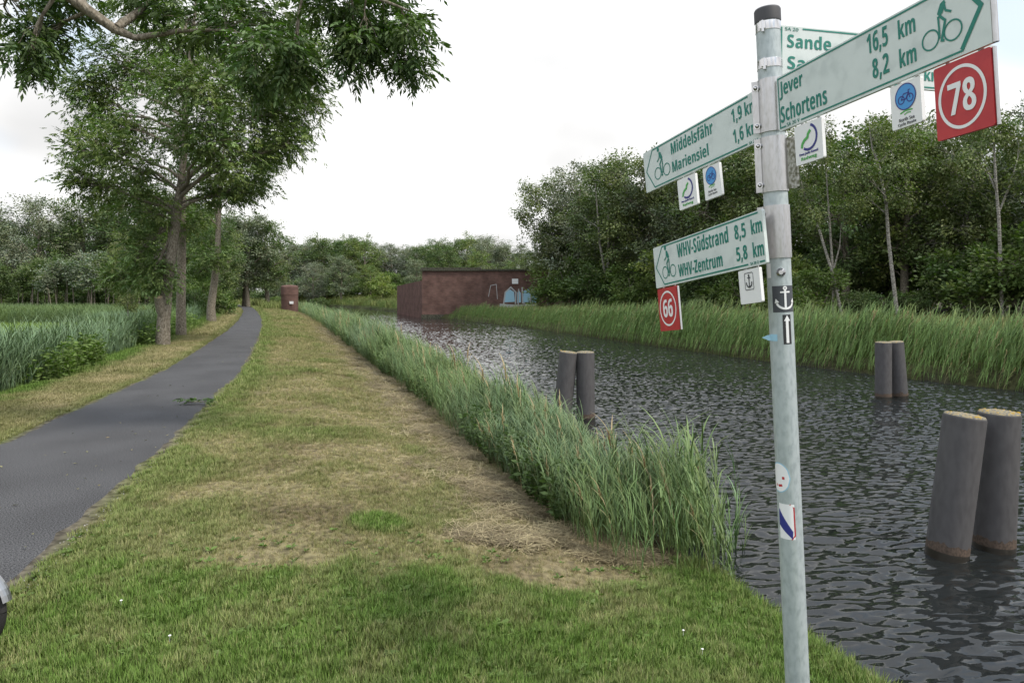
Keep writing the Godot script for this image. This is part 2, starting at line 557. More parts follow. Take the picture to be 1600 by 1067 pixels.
# ---------------------------------------------------------------- grass and reeds
func blade(s: Shape, base: Vector3, lean: Vector3, length: float, width: float, bend: float, segments := 3) -> void:
	var side := Vector3(lean.z, 0, -lean.x)
	side = side.normalized() if side.length() > 0.01 else Vector3.RIGHT
	var p := base
	var dir := (Vector3.UP + lean * 0.35).normalized()
	var prev := -1
	for k in segments + 1:
		var t := float(k) / segments
		var w := width * (1.0 - t * t) * 0.5 if k < segments else 0.0
		var normal := side.cross(dir).normalized()
		if k < segments:
			var a := s.point(p - side * w, normal)
			s.point(p + side * w, normal)
			if prev >= 0:
				s.face(prev, prev + 1, a + 1); s.face(prev, a + 1, a)
			prev = a
		else:
			var a := s.point(p, normal)
			s.face(prev, prev + 1, a)
		p += dir * length / segments
		dir = (dir + lean * bend / segments - Vector3.UP * bend * 0.55 / segments * t).normalized()

func tuft(seed_: int, blades: int, spread: float, length: float, width: float, lean: float) -> ArrayMesh:
	var r := RandomNumberGenerator.new()
	r.seed = seed_
	var s := Shape.new()
	for k in blades:
		var a := r.randf() * TAU
		var q := sqrt(r.randf()) * spread
		var g := r.randf_range(0.75, 1.2)
		s.tint = Color(g, g * r.randf_range(0.92, 1.05), g * r.randf_range(0.8, 1.1))
		var away := Vector3(cos(a + r.randf_range(-1.2, 1.2)), 0, sin(a)).normalized() * r.randf_range(0.2, lean)
		blade(s, Vector3(cos(a) * q, -0.005, sin(a) * q), away, length * r.randf_range(0.5, 1.15), width * r.randf_range(0.7, 1.2), r.randf_range(0.4, 1.8), 2)
	return s.mesh()

func reed(seed_: int, height: float, wind: Vector3, dry := false) -> ArrayMesh:
	var r := RandomNumberGenerator.new()
	r.seed = seed_
	var s := Shape.new()
	var p := Vector3.ZERO
	var dir := (Vector3.UP + Vector3(r.randf_range(-0.12, 0.12), 0, r.randf_range(-0.12, 0.12))).normalized()
	var pts := []
	var radii := []
	for k in 6:
		pts.append(p)
		radii.append(lerpf(0.0045, 0.0018, k / 5.0))
		p += dir * height / 5.0 * 0.92
		dir = (dir + wind * 0.13).normalized()
	s.tint = Color(1.25, 1.1, 0.8) if not dry else Color(1.1, 1.0, 0.9)
	s.tube(pts, radii, 3, false)
	var leaves := 11 if not dry else 4
	for k in leaves:
		var t := lerpf(0.16, 1.0, float(k) / (leaves - 1))
		var f := t * 4.999
		var base: Vector3 = pts[int(f)].lerp(pts[mini(int(f) + 1, 5)], f - int(f))
		var a := r.randf() * TAU
		var away := (Vector3(cos(a), 0, sin(a)) * 0.75 + wind * 1.2)
		var g := r.randf_range(0.75, 1.2)
		s.tint = Color(g * r.randf_range(0.9, 1.12), g, g * r.randf_range(0.85, 1.1))
		blade(s, base, away.normalized() * r.randf_range(0.5, 1.1), height * r.randf_range(0.28, 0.42), 0.011 + 0.005 * r.randf(), r.randf_range(1.0, 2.2), 4)
	if dry:
		for k in 14:
			var a := r.randf() * TAU
			s.tint = Color(0.9, 0.75, 0.65)
			blade(s, pts[5] - Vector3(0, 0.02 * k * 0.5, 0), (Vector3(cos(a), 0, sin(a)) * 0.5 + wind).normalized() * 0.8, 0.1, 0.01, 1.5, 2)
	return s.mesh()

func weed(seed_: int, leaves: int, height: float, size: float) -> ArrayMesh:
	var r := RandomNumberGenerator.new()
	r.seed = seed_
	var s := Shape.new()
	for stem in 4:
		var a0 := r.randf() * TAU
		var top := Vector3(cos(a0) * 0.12, height * r.randf_range(0.7, 1.0), sin(a0) * 0.12)
		s.tint = Color(0.8, 0.8, 0.7)
		s.tube([Vector3.ZERO, top * 0.5, top], [0.005, 0.004, 0.002], 3, false)
		for k in leaves / 4:
			var t := r.randf_range(0.15, 1.0)
			var a := r.randf() * TAU
			var g := r.randf_range(0.75, 1.2)
			s.tint = Color(g, g, g * 0.9)
			leaf(s, top * t, (Vector3(cos(a), r.randf_range(-0.2, 0.5), sin(a))).normalized(), size * r.randf_range(0.7, 1.2), 0.42, r)
	return s.mesh()

func stand(p: Vector3, yaw: float, scale: float, tilt := Vector2.ZERO) -> Transform3D:
	var b := Basis(Vector3.UP, yaw)
	if tilt != Vector2.ZERO:
		b = Basis.from_euler(Vector3(tilt.x, 0, tilt.y)) * b
	return Transform3D(b.scaled(Vector3.ONE * scale), p)

func make_grass() -> void:
	var tufts := [tuft(1, 18, 0.05, 0.06, 0.0055, 1.0), tuft(2, 18, 0.05, 0.05, 0.0055, 1.3), tuft(3, 16, 0.055, 0.075, 0.005, 0.9)]
	var sets := [Scatter.new(), Scatter.new(), Scatter.new()]
	var zones := [[1.6, 6.0, 2100.0, 0.8], [6.0, 10.0, 1300.0, 1.0], [10.0, 20.0, 520.0, 1.5], [20.0, 40.0, 170.0, 2.4], [40.0, 85.0, 50.0, 4.0]]
	for z in zones:
		var d0: float = z[0]
		while d0 < z[1]:
			var step := 0.5
			var l := at(PATH_RIGHT, d0) - 0.06
			var r := at(NEAR_EDGE, d0) - (0.75 if d0 > 4.6 else 0.02)
			l = maxf(l, -0.78 * d0 - 1.2)
			var count := int((r - l) * step * z[2])
			for k in count:
				var d := d0 + rng.randf() * step
				var x := rng.randf_range(l, r)
				var c := lawn_color(x, d)
				var lush := clampf((c.g - c.r) * 12.0 + 0.5, 0.0, 1.0)
				if rng.randf() > 0.55 + 0.45 * lush and z[0] < 20.0:
					continue
				var edge := x - at(PATH_RIGHT, d)
				if edge < 0.1 and rng.randf() < 0.35:
					continue
				var v := rng.randf_range(0.75, 1.3)
				c = c.lerp(STRAW if rng.randf() < 0.35 else GREEN, rng.randf() * 0.4) * v
				var size: float = z[3] * rng.randf_range(0.6, 1.1) * (0.55 + 0.5 * lush)
				sets[rng.randi() % 3].put(stand(P(x, ground_y(x, d), d), rng.randf() * TAU, size, Vector2(rng.randf_range(-0.5, 0.5), rng.randf_range(-0.5, 0.5)) * (1.3 - lush)), c)
			d0 += step
	# longer tufts hanging over the near bank's edge
	for k in 900:
		var d := rng.randf_range(2.2, 5.0)
		var t := 0.16 + 0.4 * pow(rng.randf(), 1.6)
		var x := at(NEAR_EDGE, d) - t
		sets[2].put(stand(P(x, ground_y(x, d), d), rng.randf() * TAU, rng.randf_range(0.7, 1.9) * (1.1 - t), Vector2(rng.randf_range(-0.3, 0.3), rng.randf_range(-0.2, 0.2))), GREEN.lerp(OLIVE, rng.randf() * 0.6) * rng.randf_range(0.8, 1.25))
	# verge beyond the path
	var d1 := 5.0
	while d1 < 70.0:
		var step := 0.5
		var dens := 900.0 if d1 < 14.0 else (330.0 if d1 < 26.0 else 90.0)
		for k in int(1.9 * step * dens):
			var d := d1 + rng.randf() * step
			var tl := rng.randf_range(-0.06, 1.9)
			var x := at(PATH_LEFT, d) - tl
			if x < -0.8 * d - 1.0:
				continue
			var a := noise.get_noise_2d(x * 1.5, d * 1.5)
			var c := OLIVE.lerp(STRAW, clampf(0.3 + a, 0.0, 0.9)).lerp(GREEN, smoothstep(1.0, 1.6, tl + 0.5 * a) + 0.3 * smoothstep(0.2, 0.0, tl))
			c = c * rng.randf_range(0.75, 1.25)
			var size := (0.9 if d < 14.0 else (1.5 if d < 26.0 else 3.0)) * rng.randf_range(0.6, 1.1) * (1.0 + 1.4 * smoothstep(1.0, 1.9, tl))
			sets[rng.randi() % 3].put(stand(P(x, ground_y(x, d), d), rng.randf() * TAU, size), c)
		d1 += step
	for k in 3:
		scatter("mown_grass", tufts[k], mat.grass, sets[k], ["short mown grass, green in front and straw-coloured along the canal", "short mown grass lying in lighter dry wisps", "longer blades in the mown grass beside the path"][k], "grass")
	# dead cuttings lying along the reeds
	var straw := Shape.new()
	var r2 := RandomNumberGenerator.new()
	r2.seed = 77
	for k in 10:
		var a := r2.randf() * TAU
		var p := Vector3(r2.randf_range(-0.06, 0.06), r2.randf_range(0.004, 0.02), r2.randf_range(-0.06, 0.06))
		var g := r2.randf_range(0.8, 1.2)
		straw.tint = Color(g, g, g)
		var dir := Vector3(cos(a), r2.randf_range(-0.1, 0.15), sin(a)) * r2.randf_range(0.04, 0.09)
		var w := dir.cross(Vector3.UP).normalized() * 0.0017
		straw.quad(p - dir - w, p + dir - w, p + dir + w, p - dir + w)
	var dead := Scatter.new()
	for k in 9000:
		var d := 4.9 + 32.0 * pow(rng.randf(), 1.9)
		var t := rng.randf_range(0.7, 1.6 + 0.12 * minf(d, 8.0))
		if rng.randf() < smoothstep(0.95, 2.3, t + 0.8 * noise.get_noise_2d(d * 1.3, t * 1.3)) or fine.get_noise_2d(d * 1.7, t * 1.7) > 0.22:
			continue
		var x := at(NEAR_EDGE, d) - t
		dead.put(stand(P(x, ground_y(x, d) + 0.01, d), rng.randf() * TAU, rng.randf_range(0.7, 1.3) * (1.0 + d * 0.03), Vector2(rng.randf_range(-0.15, 0.15), rng.randf_range(-0.15, 0.15))), STRAW.lerp(BROWN, rng.randf()) * rng.randf_range(0.6, 1.15))
	scatter("grass_cuttings", straw.mesh(), mat.grass, dead, "dry tan grass cuttings lying along the edge of the reeds", "grass cuttings")
	var dead_leaf := Shape.new()
	leaf(dead_leaf, Vector3(-0.02, 0.004, 0), Vector3(1, 0.06, 0).normalized(), 0.045, 0.5, r2)
	var litter := Scatter.new()
	for k in 130:
		var d := 3.0 + 16.0 * pow(rng.randf(), 1.4)
		var x := lerpf(at(PATH_LEFT, d), at(PATH_RIGHT, d), pow(rng.randf(), 0.4)) + rng.randfn(0.0, 0.15)
		litter.put(stand(P(x, ground_y(x, d) + 0.03, d), rng.randf() * TAU, rng.randf_range(0.5, 1.1), Vector2(rng.randf_range(-0.3, 0.3), rng.randf_range(-0.3, 0.3))), BROWN.lerp(OLIVE, rng.randf()) * rng.randf_range(0.6, 1.3))
	scatter("leaf_litter", dead_leaf.mesh(), mat.grass, litter, "dead leaves blown along the path's edges", "leaf litter")
	# low broad-leaved plants in the lawn
	var rosette := Shape.new()
	for k in 7:
		var a := TAU * k / 7.0 + r2.randf()
		rosette.tint = grey(r2.randf_range(0.8, 1.2))
		leaf(rosette, Vector3.ZERO, Vector3(cos(a), 0.35, sin(a)).normalized(), r2.randf_range(0.035, 0.06), 0.45, r2)
	var plants := Scatter.new()
	for k in 520:
		var d := rng.randf_range(2.0, 4.8)
		var x := rng.randf_range(maxf(at(PATH_RIGHT, d), -0.8 * d), at(NEAR_EDGE, d) - 0.3)
		plants.put(stand(P(x, ground_y(x, d) + 0.012, d), rng.randf() * TAU, rng.randf_range(0.4, 0.95)), Color(0.13, 0.2, 0.05) * rng.randf_range(0.7, 1.15))
	scatter("clover", rosette.mesh(), mat.leaf, plants, "low broad-leaved clover and plantain in the green lawn", "ground cover")

func make_reeds() -> void:
	var wind := Vector3(-0.35, 0, -0.25)
	var kinds := []
	for k in 5:
		kinds.append(reed(100 + k, 1.0, wind))
	kinds.append(reed(120, 1.0, wind, true))
	var sets := []
	for k in 6:
		sets.append(Scatter.new())
	# near bank
	var d0 := 4.3
	while d0 < 76.0:
		var step := 0.4
		var dens := 320.0 if d0 < 9.0 else (210.0 if d0 < 20.0 else (75.0 if d0 < 40.0 else 45.0))
		var full := smoothstep(4.3, 5.3, d0)
		for k in int(1.75 * step * dens * (0.35 + 0.65 * full)):
			var d := d0 + rng.randf() * step
			var t := rng.randf_range(-0.5, 1.15)
			if d < 4.4 + 0.35 * rng.randf() or (d < 5.8 and t < 0.04 + (5.8 - d) * 0.16):
				continue
			var gap := noise.get_noise_2d(d * 0.9, t * 2.0)
			if rng.randf() < smoothstep(0.1, 0.5, gap) * 0.7:
				continue
			var x := at(NEAR_EDGE, d) - t
			var dry := rng.randf() < (0.035 if d < 16.0 else 0.02)
			var h := rng.randf_range(0.6, 1.05) * (0.75 + 0.3 * smoothstep(1.2, 0.4, t)) * (0.75 + 0.25 * full) * at(REED_HEIGHT, d) * (1.0 + 0.5 * noise.get_noise_2d(d * 1.3, t * 1.2 + 20.0))
			var c := Color(0.12, 0.195, 0.075).lerp(Color(0.125, 0.2, 0.11), smoothstep(-0.15, 0.25, noise.get_noise_2d(d * 0.16, 44.0))).lerp(Color(0.22, 0.22, 0.085), rng.randf() * 0.35)
			if dry:
				c = Color(0.33, 0.28, 0.16)
				h *= 1.12
			c = c * rng.randf_range(0.75, 1.25)
			var y := maxf(ground_y(x, d), WATER_Y - 0.25)
			sets[5 if dry else rng.randi() % 5].put(stand(P(x, y, d), rng.randf_range(-0.7, 0.7), h, Vector2(rng.randf_range(-0.1, 0.1), rng.randf_range(-0.1, 0.14))), c)
		d0 += step
	for k in 6:
		scatter("near_bank_reeds", kinds[k], mat.reed, sets[k], "green reeds growing along the water's edge of the near bank" if k < 5 else "dry pale reed stalks standing among the green reeds of the near bank", "reeds")
	# weeds between them
	var weeds := [weed(5, 44, 0.55, 0.075), weed(6, 44, 0.5, 0.085)]
	var wsets := [Scatter.new(), Scatter.new()]
	for k in 420:
		var d := 5.6 + 26.0 * pow(rng.randf(), 1.6)
		if noise.get_noise_2d(d * 0.6 + 50.0, 8.0) < -0.05:
			continue
		var x := at(NEAR_EDGE, d) - rng.randf_range(0.75, 1.15)
		wsets[k % 2].put(stand(P(x, ground_y(x, d), d), rng.randf() * TAU, rng.randf_range(0.5, 1.1)), Color(0.085, 0.135, 0.045) * rng.randf_range(0.8, 1.3))
	for k in 1000:
		var d := 8.0 + 26.0 * pow(rng.randf(), 1.3)
		var tl := rng.randf_range(1.5, 3.2)
		var x := at(PATH_LEFT, d) - tl
		if x < -0.85 * d or noise.get_noise_2d(d * 0.35, x * 0.35) < 0.0:
			continue
		wsets[k % 2].put(stand(P(x, ground_y(x, d), d), rng.randf() * TAU, rng.randf_range(0.8, 1.7)), Color(0.14, 0.21, 0.06) * rng.randf_range(0.8, 1.3))
	for k in 2:
		scatter("bank_weeds", weeds[k], mat.leaf, wsets[k], "dark leafy weeds at the foot of the reeds and beside the path", "weeds")
	# far bank, combed over by the wind
	wind = Vector3(0.75, 0, -0.1)
	kinds = []
	sets = []
	for k in 5:
		kinds.append(reed(140 + k, 1.0, wind, k == 4))
		sets.append(Scatter.new())
	d0 = 10.0
	while d0 < 128.0:
		var step := 0.5
		var dens := 95.0 if d0 < 35.0 else (55.0 if d0 < 62.0 else 24.0)
		for k in int(2.6 * step * dens):
			var d := d0 + rng.randf() * step
			var t := rng.randf_range(-0.12, 2.7)
			var x := at(FAR_EDGE, d) + t
			if d > 58.0 and d < 76.0 and x > -14.0:
				continue
			var h := rng.randf_range(0.75, 1.15) * (0.75 + 0.35 * smoothstep(0.2, 1.0, t)) * (1.0 + 0.4 * noise.get_noise_2d(d * 0.45, 33.0 + t)) * lerpf(1.0, 0.72, smoothstep(34.0, 50.0, d))
			var c := Color(0.115, 0.19, 0.055).lerp(Color(0.25, 0.28, 0.1), rng.randf() * 0.55 * smoothstep(0.5, 2.4, t)) * rng.randf_range(0.7, 1.25)
			var pale := rng.randf() < 0.05
			sets[4 if pale else rng.randi() % 4].put(stand(P(x, ground_y(x, d), d), rng.randf_range(-0.4, 0.4), h, Vector2(rng.randf_range(-0.12, 0.12), rng.randf_range(-0.32, 0.08))), Color(0.3, 0.27, 0.15) if pale else c)
		d0 += step
	for k in 5:
		scatter("far_bank_reeds", kinds[k], mat.reed, sets[k], "wind-bent green reeds lining the far bank below the wood" if k < 4 else "pale dry stalks among the reeds of the far bank", "reeds")
	# rough grass behind them
	var rough := [tuft(9, 26, 0.22, 0.55, 0.022, 0.9), tuft(10, 26, 0.22, 0.45, 0.022, 1.1)]
	sets = [Scatter.new(), Scatter.new()]
	for k in 7000:
		var d := rng.randf_range(11.0, 60.0)
		var t := rng.randf_range(1.9, 11.0)
		var x := at(FAR_EDGE, d) + t
		if d > 57.0 and x > -9.0:
			continue
		sets[k % 2].put(stand(P(x, ground_y(x, d), d), rng.randf() * TAU, rng.randf_range(0.6, 1.25)), Color(0.15, 0.18, 0.06).lerp(Color(0.34, 0.31, 0.14), rng.randf() * 0.7) * rng.randf_range(0.8, 1.2))
	for k in 4500:
		var d := rng.randf_range(70.0, 140.0)
		var x := at(FAR_EDGE, d) + rng.randf_range(0.5, 26.0) if k % 3 else at(PATH_LEFT, d) - rng.randf_range(-8.0, 6.0)
		if absf(x - (at(PATH_LEFT, d) + at(PATH_RIGHT, d)) * 0.5) < 1.6:
			continue
		if d < 82.0 and x > -12.5:
			continue
		sets[k % 2].put(stand(P(x, ground_y(x, d), d), rng.randf() * TAU, rng.randf_range(1.2, 2.4)), Color(0.13, 0.18, 0.055).lerp(Color(0.3, 0.3, 0.13), rng.randf() * 0.7) * rng.randf_range(0.8, 1.2))
	for k in 2:
		scatter("rough_grass", rough[k], mat.grass, sets[k], "tall pale rough grass between the reeds and the woods", "grass")
	# reed meadow to the left
	wind = Vector3(0.3, 0, 0.1)
	kinds = []
	sets = []
	for k in 4:
		kinds.append(reed(160 + k, 1.15, wind))
		sets.append(Scatter.new())
	for k in 38000:
		var d := rng.randf_range(9.0, 66.0)
		var left := -0.84 * d
		var right := at(PATH_LEFT, d) - 1.9
		if right < left or rng.randf() > (right - left) / 30.0 + 0.22 + 0.5 * smoothstep(20.0, 10.0, d):
			continue
		var x := rng.randf_range(left, right)
		if d > 19.0 and d < 50.0 and x < -0.63 * d + 1.2 * noise.get_noise_2d(d, x):
			continue
		var c := Color(0.155, 0.23, 0.13).lerp(Color(0.135, 0.21, 0.07), smoothstep(-0.1, 0.35, noise.get_noise_2d(x * 0.15, d * 0.15))) * rng.randf_range(0.75, 1.25)
		if d > 48.0:
			c = c.lerp(Color(0.11, 0.16, 0.045), 0.5)
		sets[rng.randi() % 4].put(stand(P(x, ground_y(x, d), d), rng.randf() * TAU, rng.randf_range(0.75, 1.15) * (0.92 if d < 50.0 else 1.05), Vector2(rng.randf_range(-0.15, 0.15), rng.randf_range(-0.15, 0.1))), c)
	for k in 4:
		scatter("meadow_reeds", kinds[k], mat.reed, sets[k], "bluish green reeds filling the wet meadow left of the path", "reeds")
	var sward := Scatter.new()
	for k in 4200:
		var d := rng.randf_range(18.0, 52.0)
		var x := rng.randf_range(-0.85 * d, -0.6 * d)
		sward.put(stand(P(x, ground_y(x, d), d), rng.randf() * TAU, rng.randf_range(0.5, 0.9)), Color(0.2, 0.3, 0.075) * rng.randf_range(0.85, 1.15))
	scatter("meadow_grass", rough[1], mat.grass, sward, "bright short grass in the open patch of the reed meadow", "grass")
	# loose stones at the path's ragged edges
	var pebble := Shape.new()
	pebble.lathe([[0.0, -0.4], [0.8, -0.2], [1.0, 0.15], [0.6, 0.55], [0.0, 0.65]], 6)
	var stones := Scatter.new()
	for k in 1100:
		var d := 3.0 + 12.0 * pow(rng.randf(), 1.5)
		var right := rng.randf() < 0.7
		var x := (at(PATH_RIGHT, d) + rng.randfn(0.0, 0.05)) if right else (at(PATH_LEFT, d) + rng.randfn(0.0, 0.06))
		stones.put(Transform3D(Basis.from_euler(Vector3(rng.randf(), rng.randf() * TAU, rng.randf())).scaled(Vector3.ONE * rng.randf_range(0.002, 0.006)), P(x, 0.012, d)), grey(1.0) * rng.randf_range(0.4, 1.1))
	scatter("path_gravel", pebble.mesh(), mat.stone, stones, "pale grit along the ragged edges of the asphalt path", "gravel")

# ---------------------------------------------------------------- trees
func leaf(s: Shape, base: Vector3, dir: Vector3, length: float, ratio: float, r: RandomNumberGenerator) -> void:
	# a leaf folded along its midrib: two triangles
	var side := dir.cross(Vector3(r.randf_range(-1, 1), r.randf_range(0.2, 1.4), r.randf_range(-1, 1)))
	if side.length() < 0.05:
		side = dir.cross(Vector3.RIGHT)
	side = side.normalized() * length * ratio * 0.5
	var up := side.cross(dir).normalized()
	var mid := base + dir * length * 0.45 + up * length * 0.07
	var tip := base + dir * length
	var k := s.point(base, up)
	s.point(mid + side, (up + side.normalized() * 0.3).normalized())
	s.point(tip, up)
	s.point(mid - side, (up - side.normalized() * 0.3).normalized())
	s.face(k, k + 1, k + 2)
	s.face(k, k + 2, k + 3)

func pinnate(s: Shape, base: Vector3, dir: Vector3, length: float, r: RandomNumberGenerator, pairs := 4) -> void:
	# an ash leaf: leaflets in pairs along a drooping rib
	var side := dir.cross(Vector3(r.randf_range(-0.6, 0.6), 1, r.randf_range(-0.6, 0.6))).normalized()
	var p := base + dir * length * 0.2
	var d := dir
	for k in pairs:
		d = (d + Vector3.DOWN * 0.14).normalized()
		var size := length * 0.42 * (0.8 + 0.3 * sin(PI * (k + 0.6) / pairs))
		for sgn in [-1.0, 1.0]:
			leaf(s, p, (d * 0.62 + side * sgn * 0.72 + Vector3.DOWN * r.randf_range(0.05, 0.35)).normalized(), size, 0.34, r)
		p += d * length * 0.19
	leaf(s, p, d, length * 0.42, 0.34, r)

func curve(a: Vector3, b: Vector3, lift: float, steps: int, r: RandomNumberGenerator, wobble: float) -> Array:
	var c := a.lerp(b, 0.45) + Vector3.UP * lift
	var out := []
	for k in steps + 1:
		var t := float(k) / steps
		var p := a.lerp(c, t).lerp(c.lerp(b, t), t)
		if k > 0 and k < steps:
			p += Vector3(r.randf_range(-1, 1), r.randf_range(-1, 1), r.randf_range(-1, 1)) * wobble
		out.append(p)
	return out

func taper(a: float, b: float, steps: int) -> Array:
	var out := []
	for k in steps + 1:
		out.append(lerpf(a, b, float(k) / steps))
	return out

# stems: array of [points, radii]; blobs: array of [centre, radius Vector3]
# o: twigs (per blob), bunches, leaves (per bunch), spread, size, ratio, pinnate, droop, tint, vary
func grow(seed_: int, stems: Array, blobs: Array, o: Dictionary) -> Dictionary:
	var r := RandomNumberGenerator.new()
	r.seed = seed_
	var wood := Shape.new()
	var crown := Shape.new()
	var spots := []
	for st in stems:
		wood.tube(st[0], st[1], 9)
		var pts: Array = st[0]
		for k in pts.size() - 1:
			for q in 4:
				spots.append([pts[k].lerp(pts[k + 1], q / 4.0), lerpf(st[1][k], st[1][k + 1], q / 4.0)])
	var low: float = o.get("low", 0.25)
	var top: float = 0.0
	for sp in spots:
		top = maxf(top, sp[0].y)
	for blob in blobs:
		var c: Vector3 = blob[0]
		var rad: Vector3 = blob[1]
		var best = null
		var least := 1e9
		for sp in spots:
			var q: Vector3 = sp[0]
			var across := Vector2(q.x - c.x, q.z - c.z).length()
			var cost := absf(q.y - maxf(c.y - across * float(o.get("rise", 0.75)), low * top)) + across * 0.4 + (3.0 if q.y < low * top else 0.0)
			if cost < least:
				least = cost
				best = sp
		var limb := curve(best[0], c, 0.12 * best[0].distance_to(c), 5, r, 0.04 * best[0].distance_to(c))
		var rl: float = minf(best[1] * 0.6, 0.012 + 0.016 * best[0].distance_to(c) + 0.014 * rad.x)
		wood.tube(limb, taper(rl, rl * 0.25, 5), 5, false)
		for k in int(o.twigs):
			var t := r.randf_range(0.35, 1.0) * 4.99
			var from: Vector3 = limb[int(t)].lerp(limb[int(t) + 1], t - int(t))
			var dir := Vector3(r.randfn(), r.randfn(), r.randfn()).normalized()
			var q := pow(r.randf(), 0.45)
			var to := c + Vector3(dir.x * rad.x, dir.y * rad.y, dir.z * rad.z) * q
			var twig := curve(from, to, 0.1 * rad.x, 3, r, 0.03)
			wood.tube(twig, taper(rl * 0.22 + 0.003, 0.003, 3), 3, false)
			var along := (to - from).normalized()
			var g := 1.0 + r.randf_range(-1, 1) * float(o.vary)
			var hue := r.randf_range(-1, 1) * float(o.vary)
			for bq in int(o.bunches):
				var bp: Vector3 = twig[3].lerp(twig[1], float(bq) / maxf(1.0, float(o.bunches)) * 0.9)
				for lf in int(o.leaves):
					var p := bp + Vector3(r.randfn(), r.randfn() * 0.8, r.randfn()) * float(o.spread)
					var hang := float(o.droop)
					if hang > 0.5:
						p.y -= absf(r.randfn()) * float(o.spread) * hang
					var ld := (Vector3(r.randf_range(-1, 1), r.randf_range(-0.7, 0.7) - hang * 0.5, r.randf_range(-1, 1)) + along * 0.5 + (p - c).normalized() * 0.5).normalized()
					var gg := g * r.randf_range(0.8, 1.22)
					var tint: Color = o.tint * 1.12
					crown.tint = Color(tint.r * gg * (1.0 + hue * 0.5), tint.g * gg, tint.b * gg * (1.0 - hue * 0.4))
					if o.get("pale", 0.0) > 0.0 and r.randf() < float(o.pale):
						crown.tint = crown.tint.lerp(Color(0.28, 0.31, 0.24), 0.6)
					if o.get("pinnate", 0) > 0:
						pinnate(crown, p, ld, float(o.size) * r.randf_range(0.75, 1.2), r, int(o.pinnate))
					else:
						leaf(crown, p, ld, float(o.size) * r.randf_range(0.55, 1.35), float(o.ratio), r)
	return {"wood": wood.mesh(), "crown": crown.mesh()}

func random_blobs(r: RandomNumberGenerator, count: int, mid: float, half: float, wide: float, size: float) -> Array:
	var out := []
	for k in count:
		var a := k * 2.39996 + r.randf_range(-0.4, 0.4)
		var t := lerpf(-1.0, 1.0, (k + 0.5) / count)
		var ring := sqrt(maxf(0.05, 1.0 - t * t * 0.85)) * wide * r.randf_range(0.35, 1.0)
		var s := size * r.randf_range(0.75, 1.3)
		out.append([Vector3(cos(a) * ring, mid + t * half, sin(a) * ring), Vector3(s, s * 0.8, s)])
	return out

var kinds := {}

